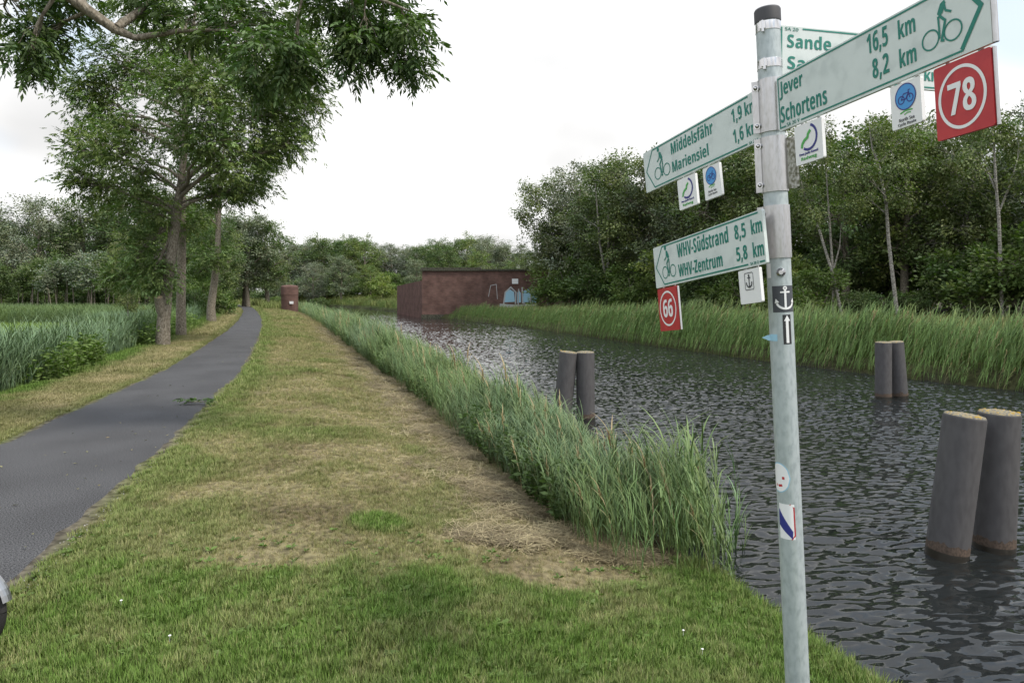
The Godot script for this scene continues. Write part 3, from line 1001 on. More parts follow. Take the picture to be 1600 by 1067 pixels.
func make_kinds() -> void:
	var r := RandomNumberGenerator.new()
	r.seed = 500
	# each kind is built 10 m tall (shrubs 3 m) and scaled where it stands
	for k in 3:
		var st := [[[Vector3(0, -0.4, 0), Vector3(0.1, 2.5, 0.1), Vector3(-0.1, 5.5, 0.0), Vector3(0.1, 8.6, 0.1)], [0.24, 0.18, 0.11, 0.03]]]
		kinds["broad%d" % k] = grow(510 + k, st, random_blobs(r, 17, 5.9, 3.5, 2.6, 1.45), {"twigs": 17, "bunches": 2, "leaves": 26, "spread": 0.2, "size": 0.17, "ratio": 0.6, "droop": 0.2, "tint": [Color(0.14, 0.18, 0.06), Color(0.1, 0.14, 0.055), Color(0.125, 0.165, 0.07)][k], "vary": 0.28, "low": 0.2})
		kinds["pale%d" % k] = grow(520 + k, st, random_blobs(r, 17, 5.9, 3.5, 2.7, 1.4), {"twigs": 17, "bunches": 2, "leaves": 27, "spread": 0.2, "size": 0.18, "ratio": 0.42, "droop": 0.3, "tint": [Color(0.16, 0.19, 0.115), Color(0.18, 0.205, 0.14), Color(0.145, 0.18, 0.1)][k], "vary": 0.2, "low": 0.2, "pale": 0.25})
		var bs := [[[Vector3(0, -0.4, 0), Vector3(-0.12, 2.0, 0.0), Vector3(-0.2, 4.5, 0.15), Vector3(-0.55, 7.0, 0.1), Vector3(-0.7, 9.2, 0.1)], [0.105, 0.09, 0.075, 0.045, 0.015]]]
		if k == 1:
			bs = [[[Vector3(0.35, -0.4, 0), Vector3(0.05, 1.6, 0), Vector3(-0.25, 4.0, 0.1), Vector3(-0.3, 8.8, 0.1)], [0.1, 0.085, 0.065, 0.015]], [[Vector3(-0.1, -0.4, 0), Vector3(-0.1, 1.5, 0.05), Vector3(-0.9, 4.2, -0.2), Vector3(-1.8, 7.6, -0.2)], [0.09, 0.08, 0.055, 0.015]], [[Vector3(0.1, 1.6, 0), Vector3(0.35, 3.2, 0.2), Vector3(0.5, 6.5, 0.3)], [0.05, 0.04, 0.012]]]
		if k == 2:
			bs = [[[Vector3(0, -0.4, 0), Vector3(0.05, 2.5, 0.0), Vector3(-0.05, 4.6, 0.1), Vector3(-0.35, 8.8, 0.1)], [0.1, 0.085, 0.06, 0.015]], [[Vector3(-0.03, 4.2, 0.05), Vector3(0.45, 6.0, 0.1), Vector3(1.0, 8.6, -0.2)], [0.05, 0.04, 0.012]]]
		kinds["birch%d" % k] = grow(530 + k, bs, random_blobs(r, 17, 6.4, 3.1, 1.9, 1.15), {"twigs": 16, "bunches": 3, "leaves": 18, "spread": 0.15, "size": 0.13, "ratio": 0.62, "droop": 1.6, "tint": [Color(0.13, 0.16, 0.062), Color(0.12, 0.155, 0.06), Color(0.14, 0.17, 0.065)][k], "vary": 0.2, "low": 0.35})
	for k in 3:
		var blobs := []
		for q in 11:
			var a := q * 2.4
			blobs.append([Vector3(cos(a) * r.randf_range(0.3, 1.3), r.randf_range(0.5, 2.4), sin(a) * r.randf_range(0.3, 1.3)), Vector3(0.75, 0.65, 0.75)])
		var st := []
		for q in 4:
			var a := q * 1.7
			st.append([[Vector3(0.1 * cos(a), -0.2, 0.1 * sin(a)), Vector3(0.4 * cos(a), 0.9, 0.4 * sin(a)), Vector3(0.8 * cos(a), 2.0, 0.8 * sin(a))], [0.04, 0.03, 0.012]])
		kinds["shrub%d" % k] = grow(550 + k, st, blobs, {"twigs": 14, "bunches": 2, "leaves": 24, "spread": 0.13, "size": 0.13, "ratio": 0.55, "droop": 0.2, "tint": [Color(0.115, 0.16, 0.05), Color(0.09, 0.13, 0.05), Color(0.18, 0.22, 0.065)][k], "vary": 0.2, "low": 0.1})
	# young stems that stand close together, leaves at the top
	for k in 2:
		var st := []
		var blobs := []
		for q in 5:
			var x := (q - 2) * 0.45 + r.randf_range(-0.15, 0.15)
			var top := Vector3(x * 1.25 + r.randf_range(-0.3, 0.3), r.randf_range(3.6, 4.6), r.randf_range(-0.5, 0.5))
			st.append([[Vector3(x, -0.3, r.randf_range(-0.3, 0.3)), top * 0.5 + Vector3(x * 0.5, 0, 0), top], [0.045, 0.038, 0.015]])
			blobs.append([top, Vector3(0.7, 0.95, 0.7)])
			blobs.append([top + Vector3(r.randf_range(-0.4, 0.4), -0.9, r.randf_range(-0.4, 0.4)), Vector3(0.7, 0.7, 0.7)])
		kinds["sapling%d" % k] = grow(560 + k, st, blobs, {"twigs": 15, "bunches": 2, "leaves": 24, "spread": 0.17, "size": 0.15, "ratio": 0.45, "droop": 0.2, "tint": [Color(0.11, 0.15, 0.06), Color(0.18, 0.21, 0.15)][k], "vary": 0.2, "low": 0.55})

func plant(kind: String, called: String, label: String, category: String, x: float, d: float, height: float, yaw: float, group: String, wide := 1.0) -> void:
	var unit := 10.0
	if kind.begins_with("shrub"): unit = 3.0
	if kind.begins_with("sapling"): unit = 5.2
	var t := thing(called, label, category, P(x, ground_y(x, d), d), group)
	t.rotation.y = yaw
	var s := height / unit
	t.scale = Vector3(s * wide, s, s * wide)
	part("stems" if kind.begins_with("shrub") or kind.begins_with("sapling") else "trunk", kinds[kind].wood, mat.birch if kind.begins_with("birch") else mat.bark, t)
	part("crown", kinds[kind].crown, mat.dull_leaf if kind.begins_with("pale") else mat.leaf, t)

func make_woods() -> void:
	# wood on the far bank, front row: kind, x, d, height, turn, label
	var front := [
		["birch0", 3.0, 57.0, 11.4, 2.0, "leaning drooping tree at the left end of the far-bank wood, over the brick wall", 1.15],
		["pale1", 5.4, 55.5, 12.0, 0.5, "tall rounded tree behind the drooping one at the wood's left end", 1.0],
		["birch1", 7.0, 50.0, 11.8, 1.2, "many-stemmed tree with pale stems left of the signpost's middle arm", 1.2],
		["birch2", 9.0, 49.0, 11.6, 3.6, "thin pale-stemmed birch above the tip of the middle sign arm", 1.2],
		["pale2", 11.0, 47.0, 11.4, 2.2, "broad green tree behind the left sign arms", 1.05],
		["birch0", 12.6, 44.0, 11.6, 4.1, "slender birch rising between the two left sign arms", 1.2],
		["broad2", 13.6, 41.5, 11.2, 1.0, "dark broad tree just left of the signpost's pole", 1.0],
		["birch2", 15.0, 39.0, 10.9, 5.2, "birch straight behind the signpost's pole", 1.2],
		["broad1", 16.8, 34.5, 9.6, 0.0, "dark broad tree filling the gap behind the multi-stemmed birch", 1.0],
		["broad0", 19.0, 33.0, 9.4, 2.0, "dark broad tree filling the gap behind the kinked birch", 1.0],
		["pale0", 20.2, 34.5, 10.4, 1.4, "grey-green tree between the two white birches on the far bank", 0.95],
		["birch0", 20.3, 31.0, 9.4, 2.6, "birch with a short white trunk showing below the red number plate", 1.2],
		["pale1", 23.2, 29.2, 9.4, 3.0, "broad tree at the right edge of the far-bank wood", 1.0],
		["broad2", 24.0, 26.0, 9.2, 0.9, "rightmost tree of the far-bank wood, cut by the picture's edge", 1.0]]
	for f in front:
		plant(f[0], "birch_tree" if f[0].begins_with("birch") else "broadleaf_tree", f[5], "tree", f[1], f[2], f[3], f[4], "trees of the far-bank wood", f[6])
	# the rows behind, seen only through the gaps of the front row
	var r := RandomNumberGenerator.new()
	r.seed = 900
	for row in 3:
		for k in 12:
			var t := (k + 0.5 * (row % 2) + r.randf_range(-0.2, 0.2)) / 11.0
			var x := lerpf(5.0, 27.0, t) + row * 2.6
			var d := lerpf(58.0, 30.0, t) + row * 2.6
			plant(["broad0", "broad1", "pale1", "broad2", "birch1"][(k * 3 + row) % 5], "background_tree", "dark tree deep in the far-bank wood, seen between the front trees", "tree", x, d, lerpf(11.6, 9.4, t) * r.randf_range(0.82, 0.98), r.randf() * TAU, "back rows of the far-bank wood")
	# undergrowth in front of the trunks
	var brush := [[4.6, 54.0, 4.6, 0, "leafy shrub at the right end of the brick wall"], [6.6, 50.0, 4.2, 1, "dark shrub under the many-stemmed tree"], [8.4, 47.0, 3.6, 0, "green shrub below the middle sign arm"], [10.4, 44.5, 4.4, 2, "yellowish bush below the little plaques of the middle sign"], [11.6, 42.0, 3.4, 1, "dark shrub below the lowest sign arm"], [13.0, 38.5, 3.4, 0, "shrub behind the anchor plaque"], [14.2, 35.0, 3.2, 2, "bright shrub just left of the pole"], [13.0, 29.5, 2.6, 0, "light green shrub just right of the pole"], [14.9, 29.2, 1.7, 1, "low dark shrub at the foot of the multi-stemmed birch"], [16.9, 29.0, 1.6, 1, "low shrub at the foot of the kinked birch"], [19.4, 28.6, 3.6, 1, "dark shrub beyond the far pair of mooring piles"], [20.4, 27.0, 4.0, 0, "large dark shrub above the near mooring piles"], [21.5, 25.2, 4.4, 0, "shrub at the right edge of the far bank"]]
	for b in brush:
		plant("shrub%d" % b[3], "shrub", b[4], "shrub", b[0], b[1], b[2], b[0] * 2.0, "shrubs before the far-bank wood", 1.2)
	for k in 12:
		var t := k / 11.0
		plant("shrub%d" % (k % 2), "background_shrub", "dark undergrowth shrub between the trunks of the far-bank wood", "shrub", lerpf(6.5, 24.5, t), lerpf(53.0, 29.5, t) + r.randf_range(0.0, 1.5), r.randf_range(3.2, 4.6), r.randf() * TAU, "undergrowth of the far-bank wood", 1.35)
	# wood beyond the meadow on the left
	var left := [["broad0", -61.0, 74.0, 12.4, "green tree at the far left edge of the wood beyond the meadow"], ["pale0", -56.5, 72.0, 11.0, "grey-green tree second from the left beyond the meadow"], ["pale1", -52.0, 75.0, 11.6, "silvery tree third from the left beyond the meadow"], ["broad1", -48.5, 77.0, 11.9, "dark tree in the middle of the wood beyond the meadow"], ["pale2", -45.0, 79.0, 13.6, "tall silver-grey tree, highest of the wood beyond the meadow"], ["broad2", -41.5, 76.0, 12.6, "green tree right of the tall silver one beyond the meadow"], ["pale1", -38.5, 78.0, 12.0, "grey tree behind the roadside ash's left foliage"], ["broad0", -35.0, 77.0, 11.0, "green tree behind the roadside ash's trunk"], ["pale0", -32.5, 84.0, 10.5, "pale tree seen between the two roadside trunks"]]
	for k in left.size():
		plant(left[k][0], "broadleaf_tree", left[k][4], "tree", left[k][1], left[k][2], left[k][3] * 1.13, k * 1.3, "trees of the wood beyond the meadow", 1.1)
	for k in 12:
		plant(["broad1", "pale2", "broad2"][k % 3], "background_tree", "dark tree at the back of the wood beyond the meadow", "tree", -66.0 + k * 3.2, 83.0 + r.randf_range(0.0, 4.0), r.randf_range(10.5, 13.0), r.randf() * TAU, "back row of the wood beyond the meadow", 1.15)
	for k in 11:
		var x := -52.0 + k * 2.4 + r.randf_range(-0.5, 0.5)
		plant("sapling%d" % (1 if k in [0, 4, 5, 9] else 0), "young_tree", "%s clump of young stems from the left along the meadow's far edge" % ["first", "second", "third", "fourth", "fifth", "sixth", "seventh", "eighth", "ninth", "tenth", "eleventh"][k], "tree", x, 65.5 + r.randf_range(-0.8, 0.8), r.randf_range(4.8, 6.6), r.randf() * TAU, "young trees along the meadow's edge", 1.25)
	for k in 9:
		plant("shrub%d" % (k % 2), "background_shrub", "dark shrub in the shade under the wood beyond the meadow", "shrub", -60.0 + k * 3.3, 71.0, r.randf_range(3.4, 4.6), r.randf() * TAU, "undergrowth beyond the meadow", 1.4)
	# far wood behind the canal's bend
	for k in 44:
		var x := -70.0 + (k % 22) * 4.1 + (2.0 if k > 21 else 0.0)
		var d := (138.0 if k < 22 else 147.0) + r.randf_range(-4.0, 4.0) - 18.0 * smoothstep(-25.0, 8.0, x)
		plant(["broad0", "broad2", "pale1", "broad1", "pale0"][(k * 2) % 5], "far_tree", "tree in the unbroken green canopy of the far wood beyond the canal's bend", "tree", x, d, (11.6 + 1.0 * sin(k * 0.9)) * lerpf(1.0, 0.72, smoothstep(-15.0, 12.0, x)), k * 2.1, "trees of the far wood", 1.25)
	var near_far := [["pale0", -41.0, 119.0, 7.6, "round silver-grey willow left of the far wood's middle"], ["pale1", -35.0, 120.0, 8.2, "large silver-grey willow in front of the far wood's middle"], ["pale2", -29.5, 118.0, 8.4, "drooping grey willow right of the large one before the far wood"], ["broad1", -47.0, 118.0, 6.8, "dark tree right behind the small brick tower"], ["broad2", -52.0, 112.0, 6.4, "dark tree left of the small brick tower"], ["broad0", -24.5, 118.0, 6.5, "slim green tree left of the bright round one by the far bank"], ["broad1", -9.5, 90.0, 7.8, "dense dark tree rising above the brick wall's left end"], ["broad0", -5.0, 96.0, 7.0, "green tree above the middle of the brick wall"], ["broad2", 0.0, 98.0, 5.8, "light green tree above the right part of the brick wall"], ["pale0", -14.0, 100.0, 6.6, "grey-green tree behind the brick wing wall"]]
	for k in near_far.size():
		plant(near_far[k][0], "broadleaf_tree", near_far[k][4], "tree", near_far[k][1], near_far[k][2], near_far[k][3], k * 1.7, "trees before the far wood", 1.25)
	plant("shrub2", "bush", "bright yellow-green round bush on the far bank left of the brick wing wall", "bush", -20.5, 108.0, 4.6, 0.3, "", 1.2)
	plant("shrub0", "bush", "low olive bush on the far bank, right of the small brick tower", "bush", -38.5, 112.0, 3.2, 1.0, "", 1.2)
	plant("shrub1", "bush", "dark bush by the far bank between the two willows", "bush", -31.5, 113.0, 3.4, 2.0, "", 1.1)
	for q in [[-42.0, 121.0, 4.4, "dark shrub left of the brick tower where the path vanishes"], [-45.0, 123.0, 5.0, "taller dark shrub behind the path's vanishing point"], [-48.5, 122.0, 4.6, "dark shrub left of the path's vanishing point"], [-51.5, 124.0, 5.0, "dark shrub further left behind the path's bend"]]:
		plant("shrub1", "shrub", q[3], "shrub", q[0], q[1], q[2], q[0], "", 1.5)
	for k in 32:
		plant("shrub%d" % (k % 2), "background_shrub", "dark shrub closing the foot of the far wood", "shrub", -72.0 + k * 2.7, 128.0 + r.randf_range(-2.0, 2.0), r.randf_range(4.0, 5.5), r.randf() * TAU, "undergrowth of the far wood", 1.5)

func feature_birches() -> void:
	# three birches whose white trunks stand out in front of the far-bank wood: stems and leaf clumps as seen, at their own distances
	var specs := [
		[29.0, "white multi-stemmed birch just right of the signpost's pole", [[[1322, 478, 0.0], [1302, 430, 0.0], [1280, 360, 0.3], [1255, 300, 0.5], [1243, 255, 0.6]], [[1303, 478, 0.2], [1302, 430, 0.1], [1296, 350, 0.0], [1290, 270, -0.2], [1287, 195, -0.3]], [[1303, 420, 0.0], [1312, 385, -0.3], [1314, 350, -0.5]]], [0.1, 0.085, 0.065, 0.045, 0.015], [[1250, 290, 34], [1285, 235, 40], [1310, 285, 34], [1245, 235, 30], [1290, 205, 30], [1325, 240, 30], [1270, 330, 22], [1330, 320, 24]]],
		[28.5, "white birch with one kinked leaning trunk, right of the multi-stemmed birch", [[[1406, 482, 0.0], [1395, 430, 0.0], [1388, 375, 0.0], [1384, 320, 0.1], [1373, 262, 0.2], [1361, 232, 0.2], [1356, 195, 0.2]]], [0.115, 0.105, 0.095, 0.085, 0.065, 0.045, 0.015], [[1365, 215, 38], [1400, 250, 36], [1345, 265, 34], [1410, 300, 26], [1350, 310, 24], [1380, 200, 30], [1420, 215, 30]]],
		[26.5, "forked white birch near the right edge of the picture", [[[1568, 478, 0.0], [1563, 400, 0.0], [1560, 340, 0.0], [1555, 290, 0.0], [1551, 230, 0.1], [1546, 185, 0.1]], [[1561, 330, 0.0], [1578, 285, -0.2], [1592, 235, -0.4]], [[1556, 300, 0.0], [1542, 270, 0.2], [1534, 240, 0.3]]], [0.1, 0.09, 0.08, 0.07, 0.045, 0.015], [[1550, 205, 34], [1590, 225, 36], [1525, 240, 30], [1575, 190, 34], [1600, 270, 26], [1530, 190, 30]]]]
	for k in specs.size():
		var sp: Array = specs[k]
		var d0: float = sp[0]
		var x0: float = (sp[2][0][0][0] - 800.0) / 1067.0 * d0
		var foot := P(x0, ground_y(x0, d0), d0)
		var px := func(u, v, dd): return P((u - 800.0) / 1067.0 * (d0 + dd), 1.65 - (v - 458.4) / 1067.0 * (d0 + dd), d0 + dd) - foot
		var stems := []
		for st in sp[2]:
			var pts: Array = st.map(func(q): return px.call(q[0], q[1], q[2]))
			var rad: Array = []
			for q in pts.size():
				var full: Array = sp[3]
				rad.append(full[mini(int(float(q) / (pts.size() - 1) * (full.size() - 1)), full.size() - 1)] * (0.72 if stems.is_empty() else (0.62 if pts.size() > 3 else 0.36)))
			pts[0] = Vector3(pts[0].x, -0.3, pts[0].z) if pts.size() > 3 else pts[0]
			stems.append([pts, rad])
		var blobs := []
		for b in sp[4]:
			var dd := 0.9 * sin(b[0] * 1.7) - 0.5
			var rr: float = b[2] / 1067.0 * d0
			blobs.append([px.call(b[0], b[1], dd), Vector3(rr, rr * 0.9, rr)])
		var t := thing("birch_tree", sp[1], "tree", foot, "trees of the far-bank wood")
		var g := grow(660 + k, stems, blobs, {"twigs": 15, "bunches": 3, "leaves": 16, "spread": 0.13, "size": 0.11, "ratio": 0.62, "droop": 1.7, "tint": Color(0.115, 0.145, 0.052), "vary": 0.22, "low": 0.5})
		part("trunk", g.wood, mat.birch, t)
		part("crown", g.crown, mat.leaf, t)

func roadside_trees() -> void:
	# the large ash by the path; its points are relative to its foot
	var foot := P(-11.1, ground_y(-11.1, 21.5), 21.5)
	var px := func(o: Vector3, u: float, v: float, d: float): return P((u - 800.0) / 1067.0 * d, 1.65 - (v - 458.4) / 1067.0 * d, d) - o
	var stem: Array = [[252, 556, 21.5], [255, 500, 21.5], [262, 440, 21.5], [272, 370, 21.6], [277, 330, 21.7], [283, 290, 21.8], [289, 240, 21.8], [292, 170, 22.0], [300, 90, 22.0], [310, 0, 22.0], [318, -80, 22.0]].map(func(q): return px.call(foot, q[0], q[1], q[2]))
	var arm: Array = [[281, 296, 21.8], [298, 274, 21.6], [322, 255, 21.4], [350, 225, 21.2], [385, 180, 21.0]].map(func(q): return px.call(foot, q[0], q[1], q[2]))
	var stub: Array = [[257, 500, 21.5], [250, 482, 21.35], [247, 464, 21.2]].map(func(q): return px.call(foot, q[0], q[1], q[2]))
	var blobs := []
	for b in [[200, 110, 60, 0.3], [290, 60, 85, 0.8], [390, 80, 85, -0.6], [145, 160, 45, 0.6], [150, 225, 48, -0.9], [215, 195, 62, 0.9], [310, 180, 75, -1.3], [395, 190, 70, 0.6], [455, 130, 50, -0.4], [180, 290, 45, 0.3], [275, 235, 58, 1.0], [365, 250, 52, -0.9], [420, 235, 42, 0.8], [230, 330, 46, -0.4], [215, 395, 46, -0.2], [235, 440, 22, -0.4], [190, 440, 28, 0.4], [130, 130, 40, 0.3], [110, 230, 26, 0.4], [300, -40, 100, 0.5], [410, -30, 90, -0.5], [200, 10, 60, 0.2], [330, 120, 70, 1.6], [250, 130, 60, -1.8], [120, 280, 22, -0.2], [455, 60, 50, 0.7], [470, 175, 45, 0.2], [455, 225, 36, -0.3], [480, 100, 45, 0.3], [350, 300, 34, 0.5], [330, 220, 60, -1.6], [170, 190, 50, 0.2], [205, 260, 48, -0.8], [480, 60, 45, 0.0], [490, 140, 34, 0.4], [440, 180, 46, 0.8], [300, 130, 60, -1.9], [240, 70, 60, 0.4], [160, 90, 40, 0.2], [380, 140, 60, -1.2], [400, 290, 30, 0.4]]:
		var d: float = 21.7 + b[3] * 1.3
		var rr: float = b[2] / 1067.0 * d
		blobs.append([px.call(foot, b[0], b[1], d), Vector3(rr, rr * 0.85, rr)])
	var t := thing("ash_tree", "tall leafy ash beside the path with a sawn-off stub on its thick trunk", "tree", foot)
	var g := grow(611, [[stem, [0.25, 0.195, 0.165, 0.148, 0.145, 0.105, 0.1, 0.085, 0.07, 0.04, 0.02]], [arm, [0.1, 0.085, 0.07, 0.045, 0.02]], [stub, [0.15, 0.14, 0.13]]], blobs, {"twigs": 16, "bunches": 3, "leaves": 7, "spread": 0.23, "size": 0.3, "ratio": 0.36, "pinnate": 3, "droop": 0.35, "tint": Color(0.13, 0.18, 0.062), "vary": 0.25, "low": 0.3, "rise": 0.4})
	part("trunk", g.wood, mat.bark, t)
	part("crown", g.crown, mat.leaf, t)
	var cut := Shape.new()
	var face: Vector3 = stub[2]
	var axis: Vector3 = (stub[2] - stub[1]).normalized()
	cut.tube([face - axis * 0.01, face + axis * 0.012], [0.112, 0.108], 14)
	part("cut_face", cut.mesh(), mat.cut_wood, t)
	# a slimmer ivy-clad trunk right behind it
	foot = P(-12.65, ground_y(-12.65, 26.0), 26.0)
	stem = [[282, 540, 26.0], [282, 480, 26.0], [284, 400, 26.0], [285, 330, 26.1], [287, 250, 26.2], [290, 150, 26.3], [300, 40, 26.3]].map(func(q): return px.call(foot, q[0], q[1], q[2]))
	blobs = []
	for b in [[300, 200, 60, 0.4], [250, 120, 60, 0.5], [350, 100, 70, 0.3], [290, 350, 26, -0.3], [270, 300, 40, 0.3], [330, 30, 70, 0.0]]:
		var d: float = 26.2 + b[3] * 1.5
		var rr: float = b[2] / 1067.0 * d
		blobs.append([px.call(foot, b[0], b[1], d), Vector3(rr, rr * 0.85, rr)])
	t = thing("ash_tree", "slimmer dark-barked tree standing right behind the tall ash", "tree", foot)
	g = grow(612, [[stem, [0.21, 0.17, 0.155, 0.14, 0.11, 0.07, 0.03]]], blobs, {"twigs": 14, "bunches": 2, "leaves": 8, "spread": 0.22, "size": 0.32, "ratio": 0.36, "pinnate": 3, "droop": 0.3, "tint": Color(0.125, 0.172, 0.06), "vary": 0.22, "low": 0.25})
	part("trunk", g.wood, mat.bark, t)
	part("crown", g.crown, mat.leaf, t)
	# the third tree, further along the path
	foot = P(-16.6, ground_y(-16.6, 37.6), 37.6)
	stem = [[330, 514, 37.6], [329, 480, 37.6], [334, 445, 37.6], [340, 390, 37.6], [342, 340, 37.6], [346, 290, 37.6], [352, 220, 37.6]].map(func(q): return px.call(foot, q[0], q[1], q[2]))
	arm = [[341, 350, 37.6], [334, 310, 37.5], [326, 260, 37.4], [322, 210, 37.4]].map(func(q): return px.call(foot, q[0], q[1], q[2]))
	var arm2: Array = [[342, 345, 37.6], [345, 310, 37.9], [340, 260, 38.0], [345, 220, 38.0]].map(func(q): return px.call(foot, q[0], q[1], q[2]))
	blobs = []
	for b in [[340, 225, 55, 0.3], [385, 235, 48, 0.0], [315, 270, 34, 0.5], [405, 280, 28, -0.4], [425, 250, 24, 0.2], [375, 300, 22, 0.4], [305, 330, 26, -0.3], [330, 400, 22, -0.5], [310, 425, 16, 0.3], [320, 380, 26, 0.5], [360, 170, 50, 0.2], [435, 210, 26, 0.1]]:
		var d: float = 37.7 + b[3] * 2.0
		var rr: float = b[2] / 1067.0 * d
		blobs.append([px.call(foot, b[0], b[1], d), Vector3(rr, rr * 0.85, rr)])
	t = thing("ash_tree", "thinner forked tree further along the path, sky showing through its limbs", "tree", foot)
	g = grow(613, [[stem, [0.3, 0.22, 0.19, 0.15, 0.13, 0.08, 0.03]], [arm, [0.09, 0.08, 0.06, 0.02]], [arm2, [0.08, 0.06, 0.05, 0.02]]], blobs, {"twigs": 15, "bunches": 2, "leaves": 14, "spread": 0.26, "size": 0.36, "ratio": 0.36, "pinnate": 2, "droop": 0.3, "tint": Color(0.11, 0.155, 0.052), "vary": 0.22, "low": 0.3})
	part("trunk", g.wood, mat.bark, t)
	part("crown", g.crown, mat.leaf, t)
	plant("broad1", "broadleaf_tree", "dense round-crowned tree at the path's bend, behind the forked tree", "tree", -23.2, 54.0, 7.6, 0.4, "", 0.9)
	plant("broad2", "broadleaf_tree", "second dense low tree at the path's bend", "tree", -26.2, 62.0, 7.4, 1.7, "", 1.0)
	plant("shrub0", "shrub", "leafy shrub left of the path at the foot of the dense round tree", "shrub", -22.2, 49.5, 3.4, 0.4, "", 1.0)
	plant("shrub1", "shrub", "dark shrub behind the forked tree's foot", "shrub", -19.4, 41.5, 2.8, 2.4, "", 0.9)
	plant("shrub1", "shrub", "low dark bramble in the reeds just left of the tall ash's trunk", "shrub", -12.2, 21.6, 1.25, 1.2, "", 1.0)
	plant("shrub0", "shrub", "yellowish bush seen between the two roadside trunks", "shrub", -21.3, 45.0, 2.8, 0.9, "", 0.9)
	# a lone slender pale trunk out in the meadow
	plant("birch2", "birch_tree", "slender pale trunk standing alone in the reed meadow left of the ash", "tree", -18.6, 33.0, 5.6, 1.0, "", 0.75)

func overhanging_tree() -> void:
	# its trunk stands left of the frame; the limbs reach over the path
	var foot := P(-7.6, ground_y(-7.6, 4.2), 4.2)
	var px := func(u, v, d): return P((u - 800.0) / 1067.0 * d, 1.65 - (v - 458.4) / 1067.0 * d, d) - foot
	var w := func(x, y, d): return P(x, y, d) - foot
	var stem := [w.call(-7.6, -0.5, 4.2), w.call(-7.5, 1.5, 4.3), w.call(-7.3, 3.6, 4.5), w.call(-6.9, 5.4, 4.8), w.call(-6.5, 7.0, 5.2), w.call(-6.0, 9.0, 5.6)]
	var limb := [w.call(-7.2, 4.2, 4.6), w.call(-6.2, 5.0, 5.8), px.call(95, -14, 7.0), px.call(140, 18, 7.2), px.call(182, 48, 7.3), px.call(215, 62, 7.4), px.call(290, 50, 7.4), px.call(370, 50, 7.3)]
	var limb2 := [w.call(-6.9, 5.4, 4.8), w.call(-5.2, 6.3, 6.2), px.call(330, -110, 7.3), px.call(430, -60, 7.2), px.call(520, -30, 7.1), px.call(590, 0, 7.0), px.call(640, 20, 7.0)]
	var limb3 := [px.call(186, 46, 7.3), px.call(214, 26, 7.5), px.call(245, 2, 7.7), px.call(280, -50, 7.9)]
	var blobs := []
	for b in [[20, 30, 50, 0.0], [70, 70, 28, 0.2], [40, 92, 20, -0.2], [105, 8, 30, 0.3], [300, 30, 45, 0.4], [360, 40, 50, 0.1], [425, 85, 46, -0.3], [430, 25, 50, 0.5], [465, 125, 34, 0.0], [400, 130, 28, 0.3], [550, 15, 38, 0.0], [595, 50, 34, 0.2], [635, 38, 30, -0.2], [590, 5, 36, 0.4], [555, 95, 20, 0.0], [632, 100, 20, 0.1], [575, 70, 22, -0.1], [510, 20, 34, 0.2], [235, 8, 24, 0.4], [320, -70, 80, 0.4], [470, -60, 80, 0.5], [620, -60, 60, 0.2], [60, -60, 80, 0.4]]:
		var d: float = 7.3 + b[3]
		var rr: float = b[2] / 1067.0 * d
		blobs.append([px.call(b[0], b[1], d), Vector3(rr, rr * 0.85, rr * 1.3)])
	for b in [[-7.0, 8.5, 5.0, 1.5], [-5.0, 8.8, 6.5, 1.4], [-7.8, 7.0, 3.0, 1.3], [-3.0, 8.0, 7.6, 1.2], [-6.5, 10.0, 5.5, 1.4]]:
		blobs.append([w.call(b[0], b[1], b[2]), Vector3.ONE * b[3]])
	var t := thing("overhanging_tree", "ash limb with dark hanging leaves reaching in over the path at the top left", "tree", foot)
	var g := grow(640, [[stem, [0.3, 0.25, 0.22, 0.18, 0.13, 0.05]], [limb, [0.12, 0.09, 0.06, 0.055, 0.05, 0.035, 0.025, 0.01]], [limb2, [0.11, 0.08, 0.05, 0.04, 0.03, 0.02, 0.008]], [limb3, [0.045, 0.04, 0.03, 0.012]]], blobs, {"twigs": 9, "bunches": 3, "leaves": 4, "spread": 0.085, "size": 0.2, "ratio": 0.3, "pinnate": 4, "droop": 0.45, "tint": Color(0.085, 0.13, 0.048), "vary": 0.2, "low": 0.0})
	part("trunk", g.wood, mat.bark, t)
	part("crown", g.crown, mat.leaf, t)

